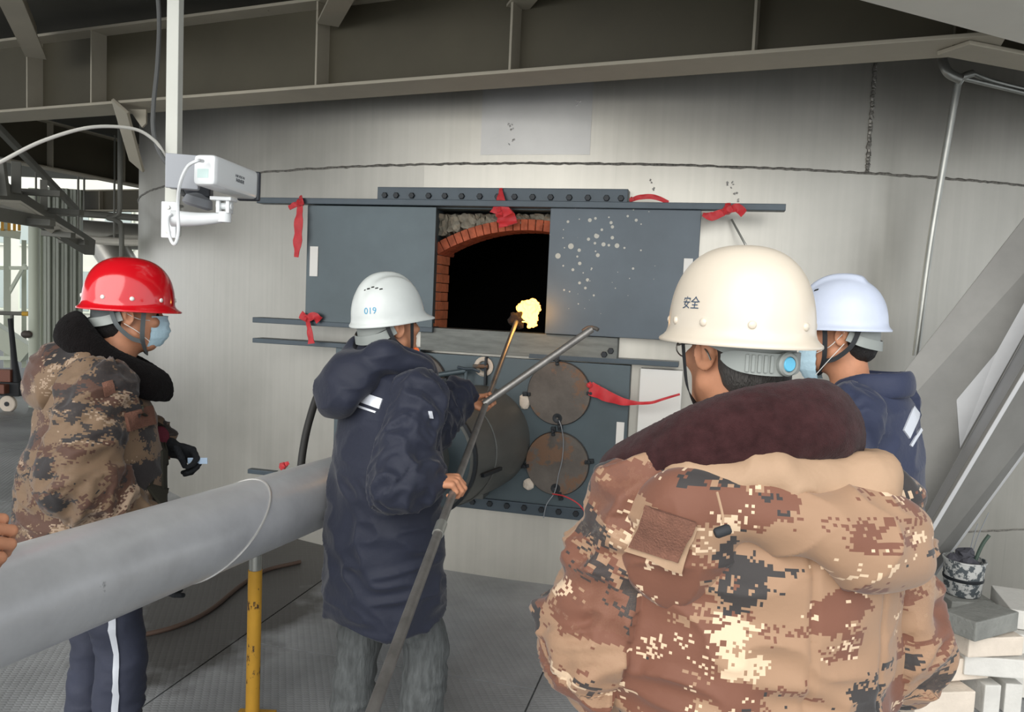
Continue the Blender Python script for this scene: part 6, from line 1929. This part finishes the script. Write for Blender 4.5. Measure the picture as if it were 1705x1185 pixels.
# pipes under the far beam
for pts, r_, mt, lab in (([at(60, 352, 9.8), at(140, 356, 10.0), at(250, 364, 10.3)], .045, 'walk', 'upper thin pipe below the far beam at left'), ([at(130, 397, 9.4), at(190, 402, 9.6), at(250, 404, 9.8)], .05, 'beam_light', 'pale pipe crossing at the height of the red hat top')):
    e_ = empty('far_pipe', pts[0], lab, 'pipe')
    cable('pipe_run', pts, r_, M[mt], None, None, 10, e_)
    for q_ in (pts[1], pts[0]):
        ob('hanger', MB().tube([q_, Vector((q_.x, q_.y, 3.5))], .012, 6).mesh('hanger'), M['walk'], e_)
cable('bent_conduit', [at(200, 190, 7.2), at(200, 300, 7.2), at(199, 350, 7.2), at(190, 360, 7.2), at(180, 363, 7.2), at(195, 368, 7.2), at(202, 382, 7.2), at(202, 470, 7.2)], .022, M['walk'], 'thin bent conduit dropping behind the red hat', 'conduit')
# cladding wall, column, duct
M['clad'] = mat('pale_green_cladding', srgb('#a6aba0'), .6, noise=(2, .05))
M['colm'] = mat('pale_green_white_column', srgb('#c8cfbd'), .5)
c0, c1 = at(72, 500, 11.0), at(136, 500, 11.2)
cw = empty('cladding_wall', (c0.x, c0.y, 0), 'pale grey-green sheet cladding behind the red hat at left', 'cladding')
nrib = 9
for k in range(nrib):
    q0 = c0.lerp(c1, k/nrib); q1 = c0.lerp(c1, (k + 1)/nrib)
    ob('cladding_sheet', MB().box2((q0.x + .003, q0.y - (.02 if k % 2 else 0), 0), (q1.x - .003, q0.y + .06, 3.0)).mesh('cladding_sheet', bevel=.004), M['clad'], cw)
cl_ = at(57, 500, 10.4)
pc_ = empty('pale_column', (cl_.x, cl_.y, 0), 'pale green-white round column with a valve at far left', 'column')
ob('shaft', MB().tube([(cl_.x, cl_.y, 0), (cl_.x, cl_.y, 2.9)], .068, 20).mesh('shaft', smooth=True), M['colm'], pc_)
ob('valve', MB().lathe([(.03, -.06), (.05, -.03), (.05, .03), (.03, .06)], Matrix.Translation((cl_.x - .04, cl_.y - .1, at(50, 556, 10.4).z)) @ Matrix.Rotation(math.pi/2, 4, 'Y'), 12).mesh('valve', smooth=True), M['rust'], pc_)
cable('downpipe', [Vector((at(68, 500, 10.6).x, at(68, 500, 10.6).y, 0)), Vector((at(68, 500, 10.6).x, at(68, 500, 10.6).y, 1.5)), Vector((at(68, 500, 10.6).x, at(68, 500, 10.6).y, 2.9))], .035, M['colm'], 'slim white downpipe between column and cladding', 'pipe')
M['duct'] = mat('silver_duct_sheet', srgb('#b8b6ae'), .35, .6, noise=(3, .1))
du = empty('silver_duct', at(200, 410, 12.5), 'silver sheet-metal duct between cladding and furnace shell', 'duct')
ob('run', MB().tube([at(130, 388, 12.6), at(190, 392, 12.8), at(275, 396, 13.2)], .22, 20).mesh('run', smooth=True), M['duct'], du)
ob('drop', MB().tube([at(178, 405, 12.7), at(200, 440, 12.7), at(215, 520, 12.8)], .28, 20).mesh('drop', smooth=True), M['duct'], du)
ob('support', MB().tube([Vector((at(205, 700, 12.7).x, at(205, 700, 12.7).y, 0)), at(208, 520, 12.8)], .05, 8).mesh('support'), M['clad'], du)
# far pale building behind, with frames
fbp = at(40, 480, 19)
fb_ = empty('far_building', (fbp.x, fbp.y, 0), 'distant pale industrial building seen through the opening at left', 'building')
M['farb'] = mat('far_pale_wall', srgb('#c9cabf'), .8, noise=(.8, .06))
M['farw'] = mat('far_window_glass', srgb('#93a09c'), .3)
Xc = fbp.x
ob('wall', MB().box2((Xc - 5, 19.5, -.01), (Xc + 5.5, 21.5, 4.2)).mesh('wall'), M['farb'], fb_)
for i in range(9):
    for j in range(2):
        w0 = MB().box2((Xc - 4.6 + 1.05*i, 19.44, .9 + 1.6*j), (Xc - 3.85 + 1.05*i, 19.5, 2.0 + 1.6*j)).mesh('window')
        wo = ob('window', w0, M['colm'], fb_)
        ob('pane', MB().box2((Xc - 4.55 + 1.05*i, 19.425, .96 + 1.6*j), (Xc - 3.9 + 1.05*i, 19.44, 1.94 + 1.6*j)).mesh('pane'), M['farw'], wo)
fr = empty('outdoor_scaffold', at(20, 660, 13), 'pale steel frame with diagonal braces outside at far left', 'frame')
for nm, a_, b_, w_ in (('post', at(12, 360, 13), at(12, 612, 13), .10), ('post', at(40, 400, 13.2), at(40, 612, 13.2), .07), ('rail', at(-30, 446, 13), at(46, 446, 13), .06), ('rail', at(-30, 596, 12.6), at(46, 596, 12.6), .06),
                       ('brace', at(8, 500, 13), at(42, 440, 13), .05), ('inclined_conveyor', at(-30, 540, 12), at(48, 590, 12.2), .28)):
    ob(nm, MB().bar(a_, b_, w_, w_).mesh(nm, bevel=.004), M['colm'], fr)
yr = empty('handrail', at(20, 522, 11.5), 'grey handrail with a yellow end at far left', 'handrail')
ob('bar', MB().tube([at(-40, 520, 11.5), at(38, 522, 11.5)], .03, 10).mesh('bar', smooth=True), M['walk'], yr)
ob('end', MB().tube([at(38, 522, 11.5), at(48, 522.5, 11.5)], .034, 10).mesh('end', smooth=True), mat('yellow_end', srgb('#d8a93c'), .5), yr)
ob('rail_post', MB().tube([Vector((at(20, 522, 11.5).x, at(20, 522, 11.5).y, 0)), at(20, 522, 11.5)], .025, 8).mesh('rail_post'), M['walk'], yr)
bal = empty('far_platform', at(15, 390, 12), 'small pale platform with yellow uprights at far left', 'platform')
ob('edge_beam', MB().bar(at(-40, 380, 12), at(34, 392, 12.3), .15, .12).mesh('edge_beam'), M['colm'], bal)
for x in (4, 15, 24, 32):
    ob('upright', MB().bar(at(x, 384, 12.1), at(x, 356, 12.1), .04, .04).mesh('upright'), mat('yellow_upright', srgb('#d9a441'), .6) if x == 4 else bpy.data.materials['yellow_upright'], bal)
# hand pallet truck
wz = .09; wp = on_z(14, 684, 0)
pt = empty('pallet_truck', (wp.x, wp.y, 0), 'hand pallet truck with black handle and pale wheel at far left', 'pallet truck')
dpt = (wp - CAM).dot(RC @ Vector((0, 0, -1)))
wc = Vector((wp.x, wp.y, .095))
ob('wheel', MB().lathe([(.04, -.03), (.095, -.03), (.105, -.02), (.105, .02), (.095, .03), (.04, .03)], Matrix.Translation(wc) @ Matrix.Rotation(math.pi/2, 4, 'X'), 28).mesh('wheel', smooth=True, angle=40), M['bcream'], pt)
ob('hub', MB().lathe([(.03, -.04), (.03, .04)], Matrix.Translation(wc) @ Matrix.Rotation(math.pi/2, 4, 'X'), 12).mesh('hub'), M['bolt'], pt)
ob('pump_body', MB().box(wc + Vector((.02, .06, .19)), (.26, .16, .18)).mesh('pump_body', bevel=.02), M['strap'], pt)
ob('fork_frame', MB().box(wc + Vector((-.35, .1, .20)), (.75, .45, .12)).box(wc + Vector((-.12, .05, .36)), (.3, .12, .16)).mesh('fork_frame', bevel=.01), mat('rusty_red_frame', srgb('#7a4a3a'), .6), pt)
hpts = [at(29, 640, dpt + .05), at(24, 600, dpt + .03), at(17, 530, dpt)]
ob('handle', MB().tube(hpts, .035, 12, True, [.055, .035, .03]).mesh('handle', smooth=True), M['strap'], pt)
